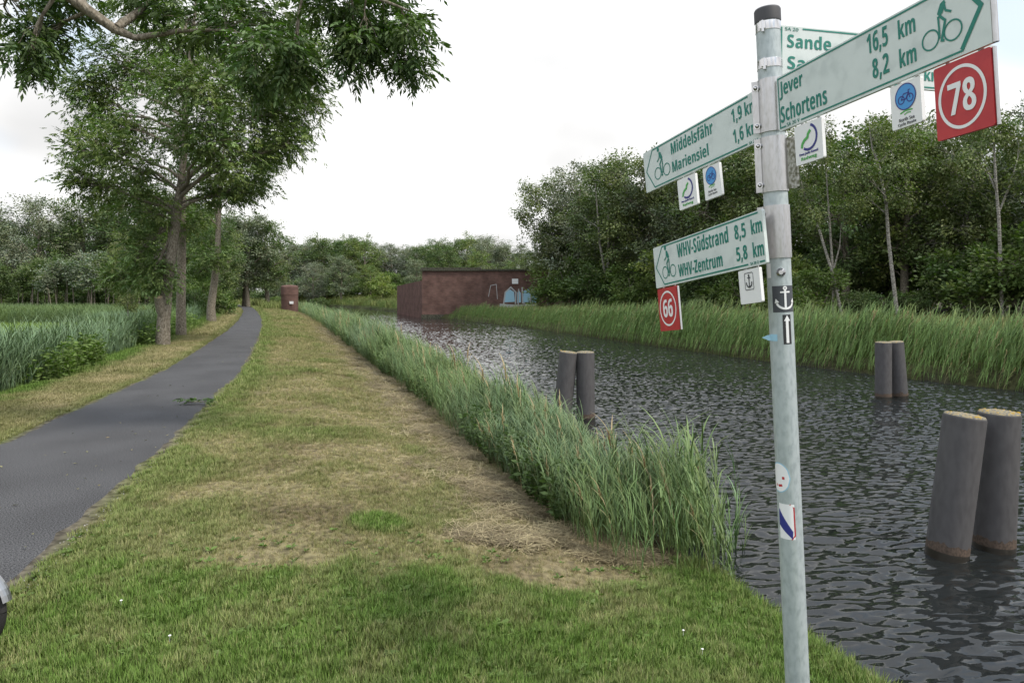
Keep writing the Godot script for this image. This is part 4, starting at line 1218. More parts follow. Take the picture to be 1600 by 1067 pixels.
# ---------------------------------------------------------------- brick remains
func make_bricks() -> void:
	var t := thing("brick_abutment", "long dark red brick wall with graffiti rising from the far bank's water", "wall", P(-8.0, WATER_Y, 60.75))
	# origin at the water-side corner; x along the wall, -z away
	var s := Shape.new()
	s.box(Vector3(0, -0.8, -7.0), Vector3(16.0, 4.2, 0.0))
	part("main_wall", s.mesh(), mat.brick, t)
	s = Shape.new()
	s.box(Vector3(-0.12, 4.2, -7.1), Vector3(5.2, 4.5, 0.16))
	s.box(Vector3(5.203, 4.2, -7.1), Vector3(16.1, 4.36, 0.13))
	part("coping", s.mesh(), mat.slab, t)
	s = Shape.new()
	var q := [Vector3(0.0, -0.8, 0.003), Vector3(-4.5, -0.8, -13.4), Vector3(-3.3, -0.8, -13.4), Vector3(1.4, -0.8, 0.003)]
	var top := [3.35, 3.0, 3.0, 3.35]
	for k in 4:
		var a: Vector3 = q[k]
		var b: Vector3 = q[(k + 1) % 4]
		s.quad(b, a, Vector3(a.x, top[k], a.z), Vector3(b.x, top[(k + 1) % 4], b.z))
	s.quad(Vector3(q[3].x, 3.35, q[3].z), Vector3(q[2].x, 3.0, q[2].z), Vector3(q[1].x, 3.0, q[1].z), Vector3(q[0].x, 3.35, q[0].z))
	part("wing_wall", s.mesh(), mat.brick, t)
	s = Shape.new()
	s.box(Vector3(-0.05, -0.8, 0.0), Vector3(2.6, 0.32, 0.28))
	part("footing", s.mesh(), mat.slab, t)
	s = Shape.new()
	s.box(Vector3(8.0, 3.05, 0.02), Vector3(8.55, 3.5, 0.05))
	part("notice_board", s.mesh(), mat.white, t)
	# spray-painted letters low on the wall
	var g := Shape.new()
	for b in [[7.35, 1.4, 0.9, 1.15], [8.45, 1.35, 0.35, 1.1], [8.95, 1.4, 0.85, 1.2], [9.65, 1.35, 0.6, 1.1]]:
		var x: float = b[0]
		var y: float = b[1]
		g.flat(PackedVector2Array([Vector2(x, y), Vector2(x + b[2], y + 0.06), Vector2(x + b[2] * 0.93, y + b[3] * 0.8), Vector2(x + b[2] * 0.55, y + b[3]), Vector2(x + b[2] * 0.1, y + b[3] * 0.85)]), 0.006)
	part("graffiti", g.mesh(), mat.pale_blue, t)
	g = Shape.new()
	g.stroke([Vector2(7.25, 1.2), Vector2(7.4, 2.3), Vector2(7.9, 2.75), Vector2(8.35, 2.3), Vector2(8.3, 1.25)], 0.12, 0.01)
	g.stroke([Vector2(8.55, 1.2), Vector2(8.6, 2.6)], 0.1, 0.01)
	g.stroke([Vector2(8.9, 2.75), Vector2(8.95, 1.35), Vector2(9.6, 1.2), Vector2(9.75, 2.75)], 0.12, 0.01)
	g.stroke([Vector2(6.9, 1.15), Vector2(8.3, 1.05), Vector2(10.2, 1.1)], 0.28, 0.008)
	g.stroke([Vector2(5.9, 1.9), Vector2(6.1, 2.9), Vector2(6.6, 3.0), Vector2(6.7, 1.7)], 0.045, 0.008)
	part("graffiti_outline", g.mesh(), plain(lin(0.4, 0.41, 0.42), 0.8), t)
	# small brick tower on the near bank
	t = thing("brick_tower", "small round-shouldered dark brick tower beside the path's far end", "tower", P(-22.0, ground_y(-22.0, 67.5), 67.5))
	s = Shape.new()
	s.lathe([[0.84, -0.3], [0.84, 1.62]], 10)
	part("shaft", s.mesh(), mat.brick, t)
	s = Shape.new()
	s.lathe([[0.87, 1.62], [0.87, 2.36], [0.82, 2.5], [0.62, 2.57], [0.0, 2.62]], 10)
	part("rounded_cap", s.mesh(), mat.brick, t)
	s = Shape.new()
	s.box(Vector3(0.25, 0.75, 0.8), Vector3(0.62, 1.0, 0.86))
	part("notice_board", s.mesh(), mat.white, t)

# ---------------------------------------------------------------- mooring piles
func make_piles() -> void:
	var rows := [[3.67, 5.72, 3.81, 5.72, "leaning steel mooring pile nearest the camera, front one of the near pair"], [4.17, 5.87, 4.205, 5.87, "upright steel mooring pile of the near pair, behind the leaning one"], [7.81, 14.31, 7.80, 14.31, "left pile of the pair in front of the far bank's reeds"], [8.24, 14.45, 8.13, 14.45, "right, slanting pile of the pair in front of the far bank's reeds"], [0.87, 11.9, 0.99, 11.9, "slanting pile with an orange lichen top, left of the pair behind the near reeds"], [1.29, 11.9, 1.28, 11.9, "upright dark pile, right of the pair behind the near reeds"]]
	for k in rows.size():
		var p: Array = rows[k]
		var foot := P(p[0], WATER_Y, p[1])
		var head := P(p[2], 0.62, p[3])
		var up := (head - foot)
		var long := up.length()
		up = up.normalized()
		var x := up.cross(Vector3.BACK).normalized()
		var t := thing("mooring_pile", p[4], "mooring pile", foot, "steel mooring piles in the canal")
		t.basis = Basis(x, up, x.cross(up))
		var s := Shape.new()
		s.lathe([[0.16, 0.0], [0.16, long - 0.015], [0.153, long]], 36)
		part("pipe", s.mesh(), mat.pile, t)
		s = Shape.new()
		var wet := RandomNumberGenerator.new()
		wet.seed = 60 + k
		for q in 48:
			var ga := TAU * q / 48.0
			var gb := TAU * (q + 1) / 48.0
			var ta := 0.105 + 0.035 * noise.get_noise_2d(cos(ga) * 2.0 + k * 9.0, sin(ga) * 2.0) + 0.03 * fine.get_noise_2d(cos(ga) * 5.0 + k * 9.0, sin(ga) * 5.0)
			var tb := 0.105 + 0.035 * noise.get_noise_2d(cos(gb) * 2.0 + k * 9.0, sin(gb) * 2.0) + 0.03 * fine.get_noise_2d(cos(gb) * 5.0 + k * 9.0, sin(gb) * 5.0)
			var e := s.point(Vector3(cos(ga) * 0.1606, 0.0, -sin(ga) * 0.1606), Vector3(cos(ga), 0, -sin(ga)))
			s.point(Vector3(cos(gb) * 0.1606, 0.0, -sin(gb) * 0.1606), Vector3(cos(gb), 0, -sin(gb)))
			s.point(Vector3(cos(gb) * 0.1606, tb, -sin(gb) * 0.1606), Vector3(cos(gb), 0, -sin(gb)))
			s.point(Vector3(cos(ga) * 0.1606, ta, -sin(ga) * 0.1606), Vector3(cos(ga), 0, -sin(ga)))
			s.face(e, e + 1, e + 2); s.face(e, e + 2, e + 3)
		part("rusty_band", s.mesh(), mat.rust, t)
		s = Shape.new()
		s.lathe([[0.1595, -1.2], [0.1608, -0.02], [0.1614, 0.02], [0.1612, 0.042]], 36)
		part("slimy_foot", s.mesh(), mat.slime, t)
		s = Shape.new()
		s.lathe([[0.1535, long - 0.002], [0.145, long + 0.012], [0.1, long + 0.02], [0.0, long + 0.026]], 28)
		part("top_plate", s.mesh(), mat.pile_top, t)
		# cushions of lichen
		s = Shape.new()
		for q in [22, 40, 2, 2, 8, 1][k]:
			var a := wet.randf() * TAU
			var rr := sqrt(wet.randf()) * 0.145
			var size := wet.randf_range(0.005, 0.018)
			s.lathe([[size, 0.0], [size * 0.8, size * 0.45], [0.0, size * 0.65]], 7, Transform3D(Basis(), Vector3(cos(a) * rr, long + 0.012, sin(a) * rr)))
		part("lichen", s.mesh(), mat.lichen, t)

# ---------------------------------------------------------------- signpost
func text(parent: Node, words: String, box: Rect2, m: Material, z := 0.0012, bold := true) -> void:
	# fits the words into a rectangle of the parent's plane (x right, y up; box.position is its lower left)
	var font := SystemFont.new()
	font.font_names = PackedStringArray(["Droid Sans"])
	font.font_weight = 700 if bold else 400
	var tm := TextMesh.new()
	tm.font = font
	tm.text = words
	tm.font_size = 64
	tm.pixel_size = 0.001
	tm.depth = 0.002
	tm.curve_step = 2.0
	var a := tm.get_aabb()
	var o := MeshInstance3D.new()
	o.name = "lettering"
	o.mesh = tm
	o.material_override = m
	parent.add_child(o, true)
	var sc := Vector3(box.size.x / maxf(a.size.x, 1e-4), box.size.y / maxf(a.size.y, 1e-4), 0.4)
	o.scale = sc
	o.position = Vector3(box.position.x - a.position.x * sc.x, box.position.y - a.position.y * sc.y, z - (a.position.z + a.size.z) * sc.z + 0.0004)

func R(x0: float, y0: float, x1: float, y1: float) -> Rect2:
	return Rect2(x0, y0, x1 - x0, y1 - y0)

func cyclist(parent: Node, left: Vector2, right: Vector2, r: float, lean: float, m: Material) -> void:
	# left and right: wheel centres; lean +1 when riding to the right
	var s := Shape.new()
	var z := 0.0012
	var rear := left if lean > 0 else right
	var front := right if lean > 0 else left
	var L := absf(front.x - rear.x)
	var o := rear
	var f := func(x, y): return o + Vector2(x * lean, y) * L
	s.ring(left, r, r, r * 0.17, z)
	s.ring(right, r, r, r * 0.17, z)
	s.disc(f.call(0.78, 1.42), 0.16 * L * 0.8, 0.16 * L * 0.8, z)
	s.flat(PackedVector2Array([f.call(0.36, 0.86), f.call(0.52, 1.2), f.call(0.7, 1.28), f.call(0.76, 1.16), f.call(0.62, 0.84), f.call(0.48, 0.72)]), z)
	s.stroke([f.call(0.68, 1.16), f.call(0.74, 0.86), f.call(0.98, 0.72)], L * 0.085, z + 0.0002)
	s.stroke([f.call(0.45, 0.78), f.call(0.7, 0.5), f.call(0.5, -0.2), f.call(0.62, -0.24)], L * 0.1, z + 0.0004)
	s.stroke([f.call(0.4, 0.76), f.call(0.42, 0.3), f.call(0.42, -0.1)], L * 0.08, z + 0.0006)
	part("cyclist_symbol", s.mesh(), m, parent)

func panel(called: String, parent: Node, w: float, h: float, m: Material, z0 := 0.0, label := "") -> MeshInstance3D:
	# a plate hanging from its upper left corner, face at z = 0, with slightly rounded corners and a folded rim
	var s := Shape.new()
	var outline := PackedVector2Array()
	var r := 0.006
	for c in [[w - r, -r, 0.0], [r, -r, 90.0], [r, -h + r, 180.0], [w - r, -h + r, 270.0]]:
		for k in 4:
			var a := deg_to_rad(c[2] + 30.0 * k)
			outline.append(Vector2(c[0] + cos(a) * r, c[1] + sin(a) * r))
	s.flat(outline, 0.0)
	for k in outline.size():
		var a := outline[k]
		var b := outline[(k + 1) % outline.size()]
		s.quad(Vector3(b.x, b.y, 0), Vector3(a.x, a.y, 0), Vector3(a.x, a.y, -0.012), Vector3(b.x, b.y, -0.012))
		if s.n[s.n.size() - 1].dot(Vector3(a.x + b.x - w, a.y + b.y + h, 0)) < 0:
			for q in 4:
				s.n[s.n.size() - 1 - q] *= -1.0
			var e := s.i.size()
			for q in [e - 6, e - 3]:
				var hh := s.i[q + 1]
				s.i[q + 1] = s.i[q + 2]
				s.i[q + 2] = hh
	var o := part(called, s.mesh(), m, parent)
	o.position.z = z0
	if label:
		o.set_meta("label", label)
	var back := Shape.new()
	back.box(Vector3(0.004, -h + 0.004, -0.006), Vector3(w - 0.004, -0.004, -0.002))
	part("backing", back.mesh(), mat.sign_back, o)
	return o

func frame_line(parent: Node, pts: Array, width: float, m: Material) -> void:
	var s := Shape.new()
	for p in pts:
		s.stroke(p, width, 0.001)
	part("border_line", s.mesh(), m, parent)

func arm(post: Node, label: String, p: Vector3, dir: Vector3, up: Vector3, length: float) -> MeshInstance3D:
	# p, dir and up are in (x, y, d)
	var o := panel("direction_sign", post, length, 0.2, mat.sign_face, 0.0, label)
	var X := P(dir.x, dir.y, dir.z).normalized()
	var Y := P(up.x, up.y, up.z)
	Y = (Y - X * Y.dot(X)).normalized()
	o.transform = post.transform.affine_inverse() * Transform3D(Basis(X, Y, X.cross(Y)), P(p.x, p.y, p.z))
	return o

func plaque(sign: Node3D, post: Node, x: float, w: float, h: float, m: Material, label: String) -> MeshInstance3D:
	var o := panel("route_plaque", post, w, h, m, 0.0, label)
	o.transform = sign.transform * Transform3D(Basis(), Vector3(x, -0.206, -0.003))
	var s := Shape.new()
	for q in [0.2, 0.8]:
		s.box(Vector3(w * q - 0.006, -0.02, -0.016), Vector3(w * q + 0.006, 0.03, -0.0125))
	part("hanger", s.mesh(), mat.sign_back, o)
	return o

func river_route(o: Node) -> void:
	var s := Shape.new()
	var p := []
	for k in 15:
		var a := deg_to_rad(70.0 - k * 14.0)
		p.append(Vector2(0.072 + cos(a) * 0.043, -0.052 + sin(a) * 0.043))
	s.stroke(p, 0.009, 0.001)
	part("emblem", s.mesh(), mat.navy, o)
	s = Shape.new()
	s.stroke([Vector2(0.085, -0.03), Vector2(0.072, -0.04), Vector2(0.068, -0.052), Vector2(0.05, -0.06), Vector2(0.04, -0.07), Vector2(0.036, -0.084)], 0.011, 0.0012)
	part("emblem", s.mesh(), mat.lime, o)
	text(o, "Ems-Jade-Kanal", R(0.022, -0.112, 0.118, -0.101), mat.navy)
	text(o, "Radweg", R(0.03, -0.131, 0.11, -0.116), mat.lime)

func sea_route(o: Node) -> void:
	var s := Shape.new()
	var w := 0.055
	s.disc(Vector2(w, -0.043), 0.036, 0.037, 0.001)
	part("emblem", s.mesh(), mat.sky_blue, o)
	s = Shape.new()
	s.ring(Vector2(w, -0.043), 0.036, 0.037, 0.003, 0.0014)
	for x in [-0.015, 0.016]:
		s.ring(Vector2(w + x, -0.05), 0.011, 0.011, 0.003, 0.0016, 20)
	s.stroke([Vector2(w - 0.015, -0.05), Vector2(w - 0.006, -0.034), Vector2(w + 0.012, -0.034), Vector2(w + 0.001, -0.05), Vector2(w - 0.015, -0.05)], 0.003, 0.0018)
	s.stroke([Vector2(w + 0.016, -0.05), Vector2(w + 0.011, -0.028), Vector2(w + 0.017, -0.026)], 0.003, 0.0018)
	part("emblem", s.mesh(), mat.navy, o)
	s = Shape.new()
	s.stroke([Vector2(w - 0.022, -0.088), Vector2(w - 0.004, -0.083), Vector2(w + 0.022, -0.085)], 0.004, 0.001)
	s.stroke([Vector2(w - 0.008, -0.094), Vector2(w + 0.004, -0.09), Vector2(w + 0.016, -0.092)], 0.003, 0.001)
	part("emblem", s.mesh(), mat.lime, o)
	text(o, "North Sea", R(w - 0.027, -0.112, w + 0.027, -0.102), mat.slate, 0.0012, false)
	text(o, "Cycle Route", R(w - 0.032, -0.127, w + 0.032, -0.1155), mat.slate, 0.0012, false)

func number_plate(o: Node, w: float, digits: String) -> void:
	var s := Shape.new()
	s.ring(Vector2(w * 0.5, -0.1), w * 0.41, 0.08, 0.0085, 0.001, 56)
	part("ring", s.mesh(), mat.white, o)
	text(o, digits, R(w * 0.25, -0.142, w * 0.75, -0.056), mat.white)

func anchor_shape(s: Shape, c: Vector2, h: float, w: float) -> void:
	s.ring(c + Vector2(0, h * 0.44), h * 0.06, h * 0.06, w * 0.8, 0.001, 14)
	s.stroke([c + Vector2(0, h * 0.38), c + Vector2(0, -h * 0.42)], w * 1.2, 0.001)
	s.stroke([c + Vector2(-h * 0.2, h * 0.27), c + Vector2(0, h * 0.272), c + Vector2(h * 0.2, h * 0.27)], w * 0.9, 0.0012)
	var p := []
	for k in 11:
		var a := deg_to_rad(200.0 + 14.0 * k)
		p.append(c + Vector2(cos(a) * h * 0.37, -h * 0.08 + sin(a) * h * 0.36))
	s.stroke(p, w * 1.2, 0.0014)
	for sgn in [-1.0, 1.0]:
		var tip := c + Vector2(sgn * h * 0.38, h * 0.0)
		s.flat(PackedVector2Array([tip, tip + Vector2(-sgn * h * 0.13, -h * 0.16), tip + Vector2(sgn * h * 0.05, -h * 0.2)]), 0.0016)

func patch(w: float, h: float, c: Vector2, round_ := false) -> Shape:
	# a sticker as a fine grid of strips, so that it can be bent round the pole
	var s := Shape.new()
	for k in 12:
		var a := -0.5 + k / 12.0
		var b := -0.5 + (k + 1) / 12.0
		var ha := sqrt(maxf(0.0, 0.25 - a * a)) * h if round_ else h * 0.5
		var hb := sqrt(maxf(0.0, 0.25 - b * b)) * h if round_ else h * 0.5
		s.quad(Vector3(c.x + a * w, c.y - ha, 0), Vector3(c.x + b * w, c.y - hb, 0), Vector3(c.x + b * w, c.y + hb, 0), Vector3(c.x + a * w, c.y + ha, 0))
	for k in s.n.size():
		s.n[k] = Vector3.BACK
	return s

func bolt(post: Node, p: Vector3, axis: Vector3, r := 0.008) -> void:
	# p and axis in (x, y, d)
	var s := Shape.new()
	var a := P(axis.x, axis.y, axis.z).normalized()
	var q: Vector3 = post.transform.affine_inverse() * P(p.x, p.y, p.z)
	a = post.transform.basis.inverse() * a
	s.tube([q - a * 0.004, q + a * 0.002], [r * 1.5, r * 1.5], 14)
	s.tube([q + a * 0.002, q + a * 0.006, q + a * 0.009, q + a * 0.0105], [r, r, r * 0.75, r * 0.2], 12)
	part("bolt", s.mesh(), mat.chrome, post)

func make_signpost() -> void:
	var foot := Vector3(1.133, -0.35, 2.62)
	var tip := Vector3(0.973, 2.731, 2.62)
	var post := thing("signpost", "leaning grey steel cycle-route signpost with four direction arms on the near bank", "signpost", P(foot.x, foot.y, foot.z))
	var up := P(tip.x - foot.x, tip.y - foot.y, 0).normalized()
	# +z of the post faces the photographer
	var z := Vector3(-0.38, 0, 0.92)
	z = (z - up * z.dot(up)).normalized()
	post.basis = Basis(up.cross(z), up, z)
	var long := foot.distance_to(tip)
	var R0 := 0.0445
	var h := func(y): return (1.65 + (y - 1.65) * 1.0397 - foot.y) / up.y      # height in the world to height along the pole
	var s := Shape.new()
	s.lathe([[R0, -0.3], [R0, long - 0.05]], 40)
	part("pole", s.mesh(), mat.galvanised, post)
	s = Shape.new()
	s.lathe([[R0 + 0.0025, long - 0.052], [R0 + 0.004, long - 0.048], [R0 + 0.004, long - 0.006], [R0 + 0.001, long], [0.0, long + 0.002]], 40)
	part("cap", s.mesh(), mat.cap, post)
	for y in [2.622, 2.487]:
		s = Shape.new()
		var y0: float = h.call(y)
		s.lathe([[R0, y0 - 0.017], [R0 + 0.0022, y0 - 0.016], [R0 + 0.0022, y0 + 0.016], [R0, y0 + 0.017]], 40)
		part("band_clamp", s.mesh(), mat.chrome, post)
		s = Shape.new()
		s.box(Vector3(-0.028, y0 - 0.014, R0 - 0.012), Vector3(-0.008, y0 + 0.014, R0 + 0.008))
		s.tube([Vector3(-0.018, y0 - 0.026, R0 + 0.004), Vector3(-0.018, y0 + 0.016, R0 + 0.004)], [0.006, 0.006], 10)
		part("band_buckle", s.mesh(), mat.chrome, post)
	for y in [[2.24, 2.432, "sleeve"], [2.022, 2.222, "sleeve"], [1.78, 1.972, "sleeve"]]:
		s = Shape.new()
		var a: float = h.call(y[0])
		var b: float = h.call(y[1])
		s.lathe([[R0 + 0.0005, a - 0.0005], [R0 + 0.0048, a], [R0 + 0.0048, b], [R0 + 0.0005, b + 0.0005]], 40)
		part("clamp_sleeve", s.mesh(), mat.sleeve, post)
		# the flange that grips the arm: a rib on the left and a worn one on the right
		s = Shape.new()
		s.box(Vector3(-0.068, a + 0.002, 0.012), Vector3(-0.034, b - 0.002, 0.019))
		part("flange", s.mesh(), mat.sleeve, post)
		for q in [0.14, 0.86]:
			var bs := Shape.new()
			var c := Vector3(-0.054, lerpf(a, b, q), 0.019)
			bs.tube([c, c + Vector3(0, 0, 0.003)], [0.012, 0.012], 14)
			bs.tube([c + Vector3(0, 0, 0.003), c + Vector3(0, 0, 0.009), c + Vector3(0, 0, 0.012)], [0.008, 0.008, 0.003], 10)
			part("bolt", bs.mesh(), mat.chrome, post)
	s = Shape.new()
	s.box(Vector3(0.038, h.call(2.03), 0.0), Vector3(0.078, h.call(2.215), 0.007))
	s.box(Vector3(0.0782, h.call(2.035), -0.008), Vector3(0.0862, h.call(2.2), 0.012))
	part("flange", s.mesh(), mat.worn_steel, post)
	# ---- arm pointing at the photographer's right: Jever, Schortens
	var g: Material = mat.green
	var o := arm(post, "arm pointing right to Jever and Schortens", Vector3(0.986, 2.451, 2.558), Vector3(0.254, 0.037, -0.966), Vector3(-0.057, 0.998, 0.023), 0.857)
	frame_line(o, [[Vector2(0.04, -0.189), Vector2(0.008, -0.189), Vector2(0.008, -0.008), Vector2(0.766, -0.008), Vector2(0.828, -0.092), Vector2(0.766, -0.189), Vector2(0.122, -0.189)]], 0.0055, g)
	var chev := Shape.new()
	chev.stroke([Vector2(0.764, -0.01), Vector2(0.825, -0.094), Vector2(0.764, -0.186)], 0.0125, 0.0014)
	part("arrow_line", chev.mesh(), g, o)
	text(o, "Jever", R(0.014, -0.088, 0.142, -0.022), g)
	text(o, "Schortens", R(0.014, -0.173, 0.257, -0.11), g)
	text(o, "SA 20 V", R(0.045, -0.193, 0.114, -0.18), g, 0.0012, false)
	text(o, "16,5", R(0.443, -0.088, 0.524, -0.018), g)
	text(o, "km", R(0.563, -0.079, 0.623, -0.024), g)
	text(o, "8,2", R(0.459, -0.17, 0.523, -0.1), g)
	text(o, "km", R(0.562, -0.163, 0.621, -0.108), g)
	cyclist(o, Vector2(0.67, -0.124), Vector2(0.741, -0.124), 0.0265, 1.0, g)
	var rim := Shape.new()
	rim.tube([Vector3(0.853, -0.2, -0.006), Vector3(0.853, 0.0, -0.006)], [0.0075, 0.0075], 12)
	part("rolled_edge", rim.mesh(), mat.sleeve, o)
	var q := plaque(o, post, 0.078, 0.142, 0.14, mat.white, "canal route plaque hanging near the pole on the right arm")
	river_route(q)
	q = plaque(o, post, 0.517, 0.108, 0.13, mat.white, "blue coast route plaque in the middle of the right arm")
	sea_route(q)
	q = plaque(o, post, 0.67, 0.17, 0.2, mat.red, "red plate with white 78 in a ring at the right arm's end")
	number_plate(q, 0.165, "78")
	rim = Shape.new()
	rim.tube([Vector3(0.174, -0.2, -0.008), Vector3(0.174, -0.002, -0.008)], [0.005, 0.005], 10)
	part("rolled_edge", rim.mesh(), mat.sleeve, q)
	# ---- upper left arm: Middelsfaehr, Mariensiel
	o = arm(post, "upper left arm to Middelsfähr and Mariensiel", Vector3(0.658, 2.35, 3.438), Vector3(0.331, 0.098, -0.939), Vector3(-0.078, 0.994, 0.076), 0.86)
	frame_line(o, [[Vector2(0.8, -0.008), Vector2(0.086, -0.008), Vector2(0.02, -0.1), Vector2(0.083, -0.19), Vector2(0.773, -0.19)]], 0.0065, g)
	text(o, "Middelsfähr", R(0.247, -0.079, 0.567, -0.02), g)
	text(o, "Mariensiel", R(0.245, -0.162, 0.525, -0.108), g)
	text(o, "1,9", R(0.694, -0.088, 0.758, -0.024), g)
	text(o, "km", R(0.776, -0.078, 0.845, -0.024), g)
	text(o, "1,6", R(0.693, -0.172, 0.756, -0.108), g)
	text(o, "km", R(0.774, -0.162, 0.843, -0.108), g)
	text(o, "SA 20 S", R(0.782, -0.195, 0.838, -0.184), g, 0.0012, false)
	cyclist(o, Vector2(0.12, -0.132), Vector2(0.198, -0.132), 0.0275, -1.0, g)
	q = plaque(o, post, 0.267, 0.142, 0.14, mat.white, "canal route plaque under the upper left arm")
	river_route(q)
	q = plaque(o, post, 0.466, 0.116, 0.14, mat.white, "blue coast route plaque under the upper left arm")
	sea_route(q)
	# ---- lower left arm: WHV-Suedstrand, WHV-Zentrum
	o = arm(post, "lower left arm to WHV-Südstrand and WHV-Zentrum", Vector3(0.7, 1.873, 3.389), Vector3(0.227, 0.092, -0.97), Vector3(-0.07, 0.994, 0.078), 0.925)
	frame_line(o, [[Vector2(0.9, -0.008), Vector2(0.098, -0.008), Vector2(0.02, -0.1), Vector2(0.095, -0.189), Vector2(0.81, -0.189)], [Vector2(0.885, -0.189), Vector2(0.918, -0.189)]], 0.0065, g)
	text(o, "WHV-Südstrand", R(0.25, -0.085, 0.688, -0.018), g)
	text(o, "WHV-Zentrum", R(0.248, -0.172, 0.63, -0.115), g)
	text(o, "8,5", R(0.735, -0.092, 0.812, -0.026), g)
	text(o, "km", R(0.849, -0.082, 0.918, -0.026), g)
	text(o, "5,8", R(0.735, -0.176, 0.81, -0.112), g)
	text(o, "km", R(0.848, -0.168, 0.917, -0.112), g)
	text(o, "SA 20 O", R(0.824, -0.194, 0.878, -0.183), g, 0.0012, false)
	cyclist(o, Vector2(0.113, -0.134), Vector2(0.194, -0.134), 0.0275, -1.0, g)
	q = plaque(o, post, 0.003, 0.2, 0.206, mat.red, "red plate with white 66 in a ring at the lower left arm's end")
	number_plate(q, 0.2, "66")
	rim = Shape.new()
	rim.tube([Vector3(0.204, -0.205, -0.008), Vector3(0.204, -0.002, -0.008)], [0.005, 0.005], 10)
	part("rolled_edge", rim.mesh(), mat.chrome, q)
	q = plaque(o, post, 0.73, 0.14, 0.13, mat.white, "white plaque with a small anchor near the pole")
	var anchor := Shape.new()
	anchor_shape(anchor, Vector2(0.07, -0.046), 0.05, 0.005)
	var fr := []
	for c in [[0.092, -0.02, 0.0], [0.048, -0.02, 90.0], [0.048, -0.072, 180.0], [0.092, -0.072, 270.0]]:
		for k in 4:
			var a := deg_to_rad(c[2] + 30.0 * k)
			fr.append(Vector2(c[0] + cos(a) * 0.006, c[1] + sin(a) * 0.006))
	anchor.stroke(fr, 0.0028, 0.001, true)
	part("anchor_symbol", anchor.mesh(), mat.slate, q)
	# ---- arm pointing away to the right: Sande
	o = arm(post, "white arm behind, pointing away to Sande", Vector3(1.01, 2.665, 2.6), Vector3(0.982, -0.012, 0.19), Vector3(0.01, 1.0, 0.012), 0.972)
	frame_line(o, [[Vector2(0.012, -0.006), Vector2(0.012, -0.191), Vector2(0.885, -0.191), Vector2(0.96, -0.098), Vector2(0.885, -0.008), Vector2(0.1, -0.008)]], 0.006, g)
	chev = Shape.new()
	chev.stroke([Vector2(0.882, -0.188), Vector2(0.956, -0.098), Vector2(0.882, -0.01)], 0.012, 0.0014)
	part("arrow_line", chev.mesh(), g, o)
	text(o, "Sande", R(0.036, -0.082, 0.222, -0.03), g)
	text(o, "Sa", R(0.038, -0.163, 0.112, -0.114), g)
	text(o, "SA 20", R(0.026, -0.018, 0.082, -0.006), g, 0.0012, false)
	text(o, "5 km", R(0.59, -0.166, 0.715, -0.115), g)
	# ---- stickers on the pole
	var sticker := func(shape, m, lift, called, label):
		shape.bend(R0, lift)
		var e := part(called, shape.mesh(), m, post)
		if label: e.set_meta("label", label)
	sticker.call(patch(0.09, 0.1, Vector2(0.017, h.call(1.63))), mat.slate, 0.0006, "sticker", "dark sticker with a white anchor")
	var an := Shape.new()
	anchor_shape(an, Vector2(0.019, h.call(1.632)), 0.088, 0.0065)
	sticker.call(an, mat.white, 0.0012, "anchor_symbol", "")
	sticker.call(patch(0.032, 0.112, Vector2(0.022, h.call(1.519))), mat.black, 0.0006, "sticker", "black sticker with a white upward arrow")
	an = Shape.new()
	an.stroke([Vector2(0.022, h.call(1.47)), Vector2(0.022, h.call(1.552))], 0.0105, 0.0)
	an.flat(PackedVector2Array([Vector2(0.0105, h.call(1.55)), Vector2(0.0335, h.call(1.55)), Vector2(0.022, h.call(1.571))]), 0.001)
	sticker.call(an, mat.white, 0.0012, "arrow_symbol", "")
	sticker.call(patch(0.022, 0.055, Vector2(-0.041, h.call(1.735))), mat.white, 0.0006, "sticker", "blank white sticker under the lowest clamp")
	sticker.call(patch(0.03, 0.026, Vector2(-0.03, h.call(1.49))), mat.pale_blue, 0.0016, "sticker", "torn pale blue sticker sticking out to the left")
	var torn := Shape.new()
	torn.flat(PackedVector2Array([Vector2(-0.075, 0.0), Vector2(-0.05, -0.012), Vector2(-0.026, -0.011), Vector2(-0.028, 0.012), Vector2(-0.055, 0.009)]), 0.0)
	var torn_o := part("sticker", torn.mesh(), mat.pale_blue, post)
	torn_o.position = Vector3(0.004, h.call(1.49), 0.024)
	torn_o.set_meta("label", "loose flap of the torn pale blue sticker")
	sticker.call(patch(0.09, 0.115, Vector2(-0.036, h.call(0.975)), true), mat.pale_blue, 0.0005, "sticker", "round white sticker with a blue rim, halfway up the pole")
	sticker.call(patch(0.082, 0.107, Vector2(-0.036, h.call(0.975)), true), mat.white, 0.0009, "sticker_print", "")
	an = Shape.new()
	an.stroke([Vector2(-0.05, h.call(0.946)), Vector2(-0.034, h.call(0.945)), Vector2(-0.022, h.call(0.948))], 0.009, 0.0)
	an.stroke([Vector2(-0.017, h.call(0.98)), Vector2(-0.017, h.call(0.97))], 0.009, 0.0)
	sticker.call(an, mat.red, 0.0014, "sticker_print", "")
	sticker.call(patch(0.06, 0.135, Vector2(-0.012, h.call(0.815))), mat.white, 0.0005, "sticker", "scuffed white and blue sticker with a red edge below the round one")
	an = Shape.new()
	an.stroke([Vector2(0.002, h.call(0.88)), Vector2(0.016, h.call(0.868)), Vector2(0.017, h.call(0.765)), Vector2(0.004, h.call(0.75))], 0.005, 0.0)
	an.flat(PackedVector2Array([Vector2(-0.02, h.call(0.79)), Vector2(-0.004, h.call(0.79)), Vector2(-0.008, h.call(0.81))]), 0.0)
	sticker.call(an, mat.red, 0.0009, "sticker_print", "")
	an = Shape.new()
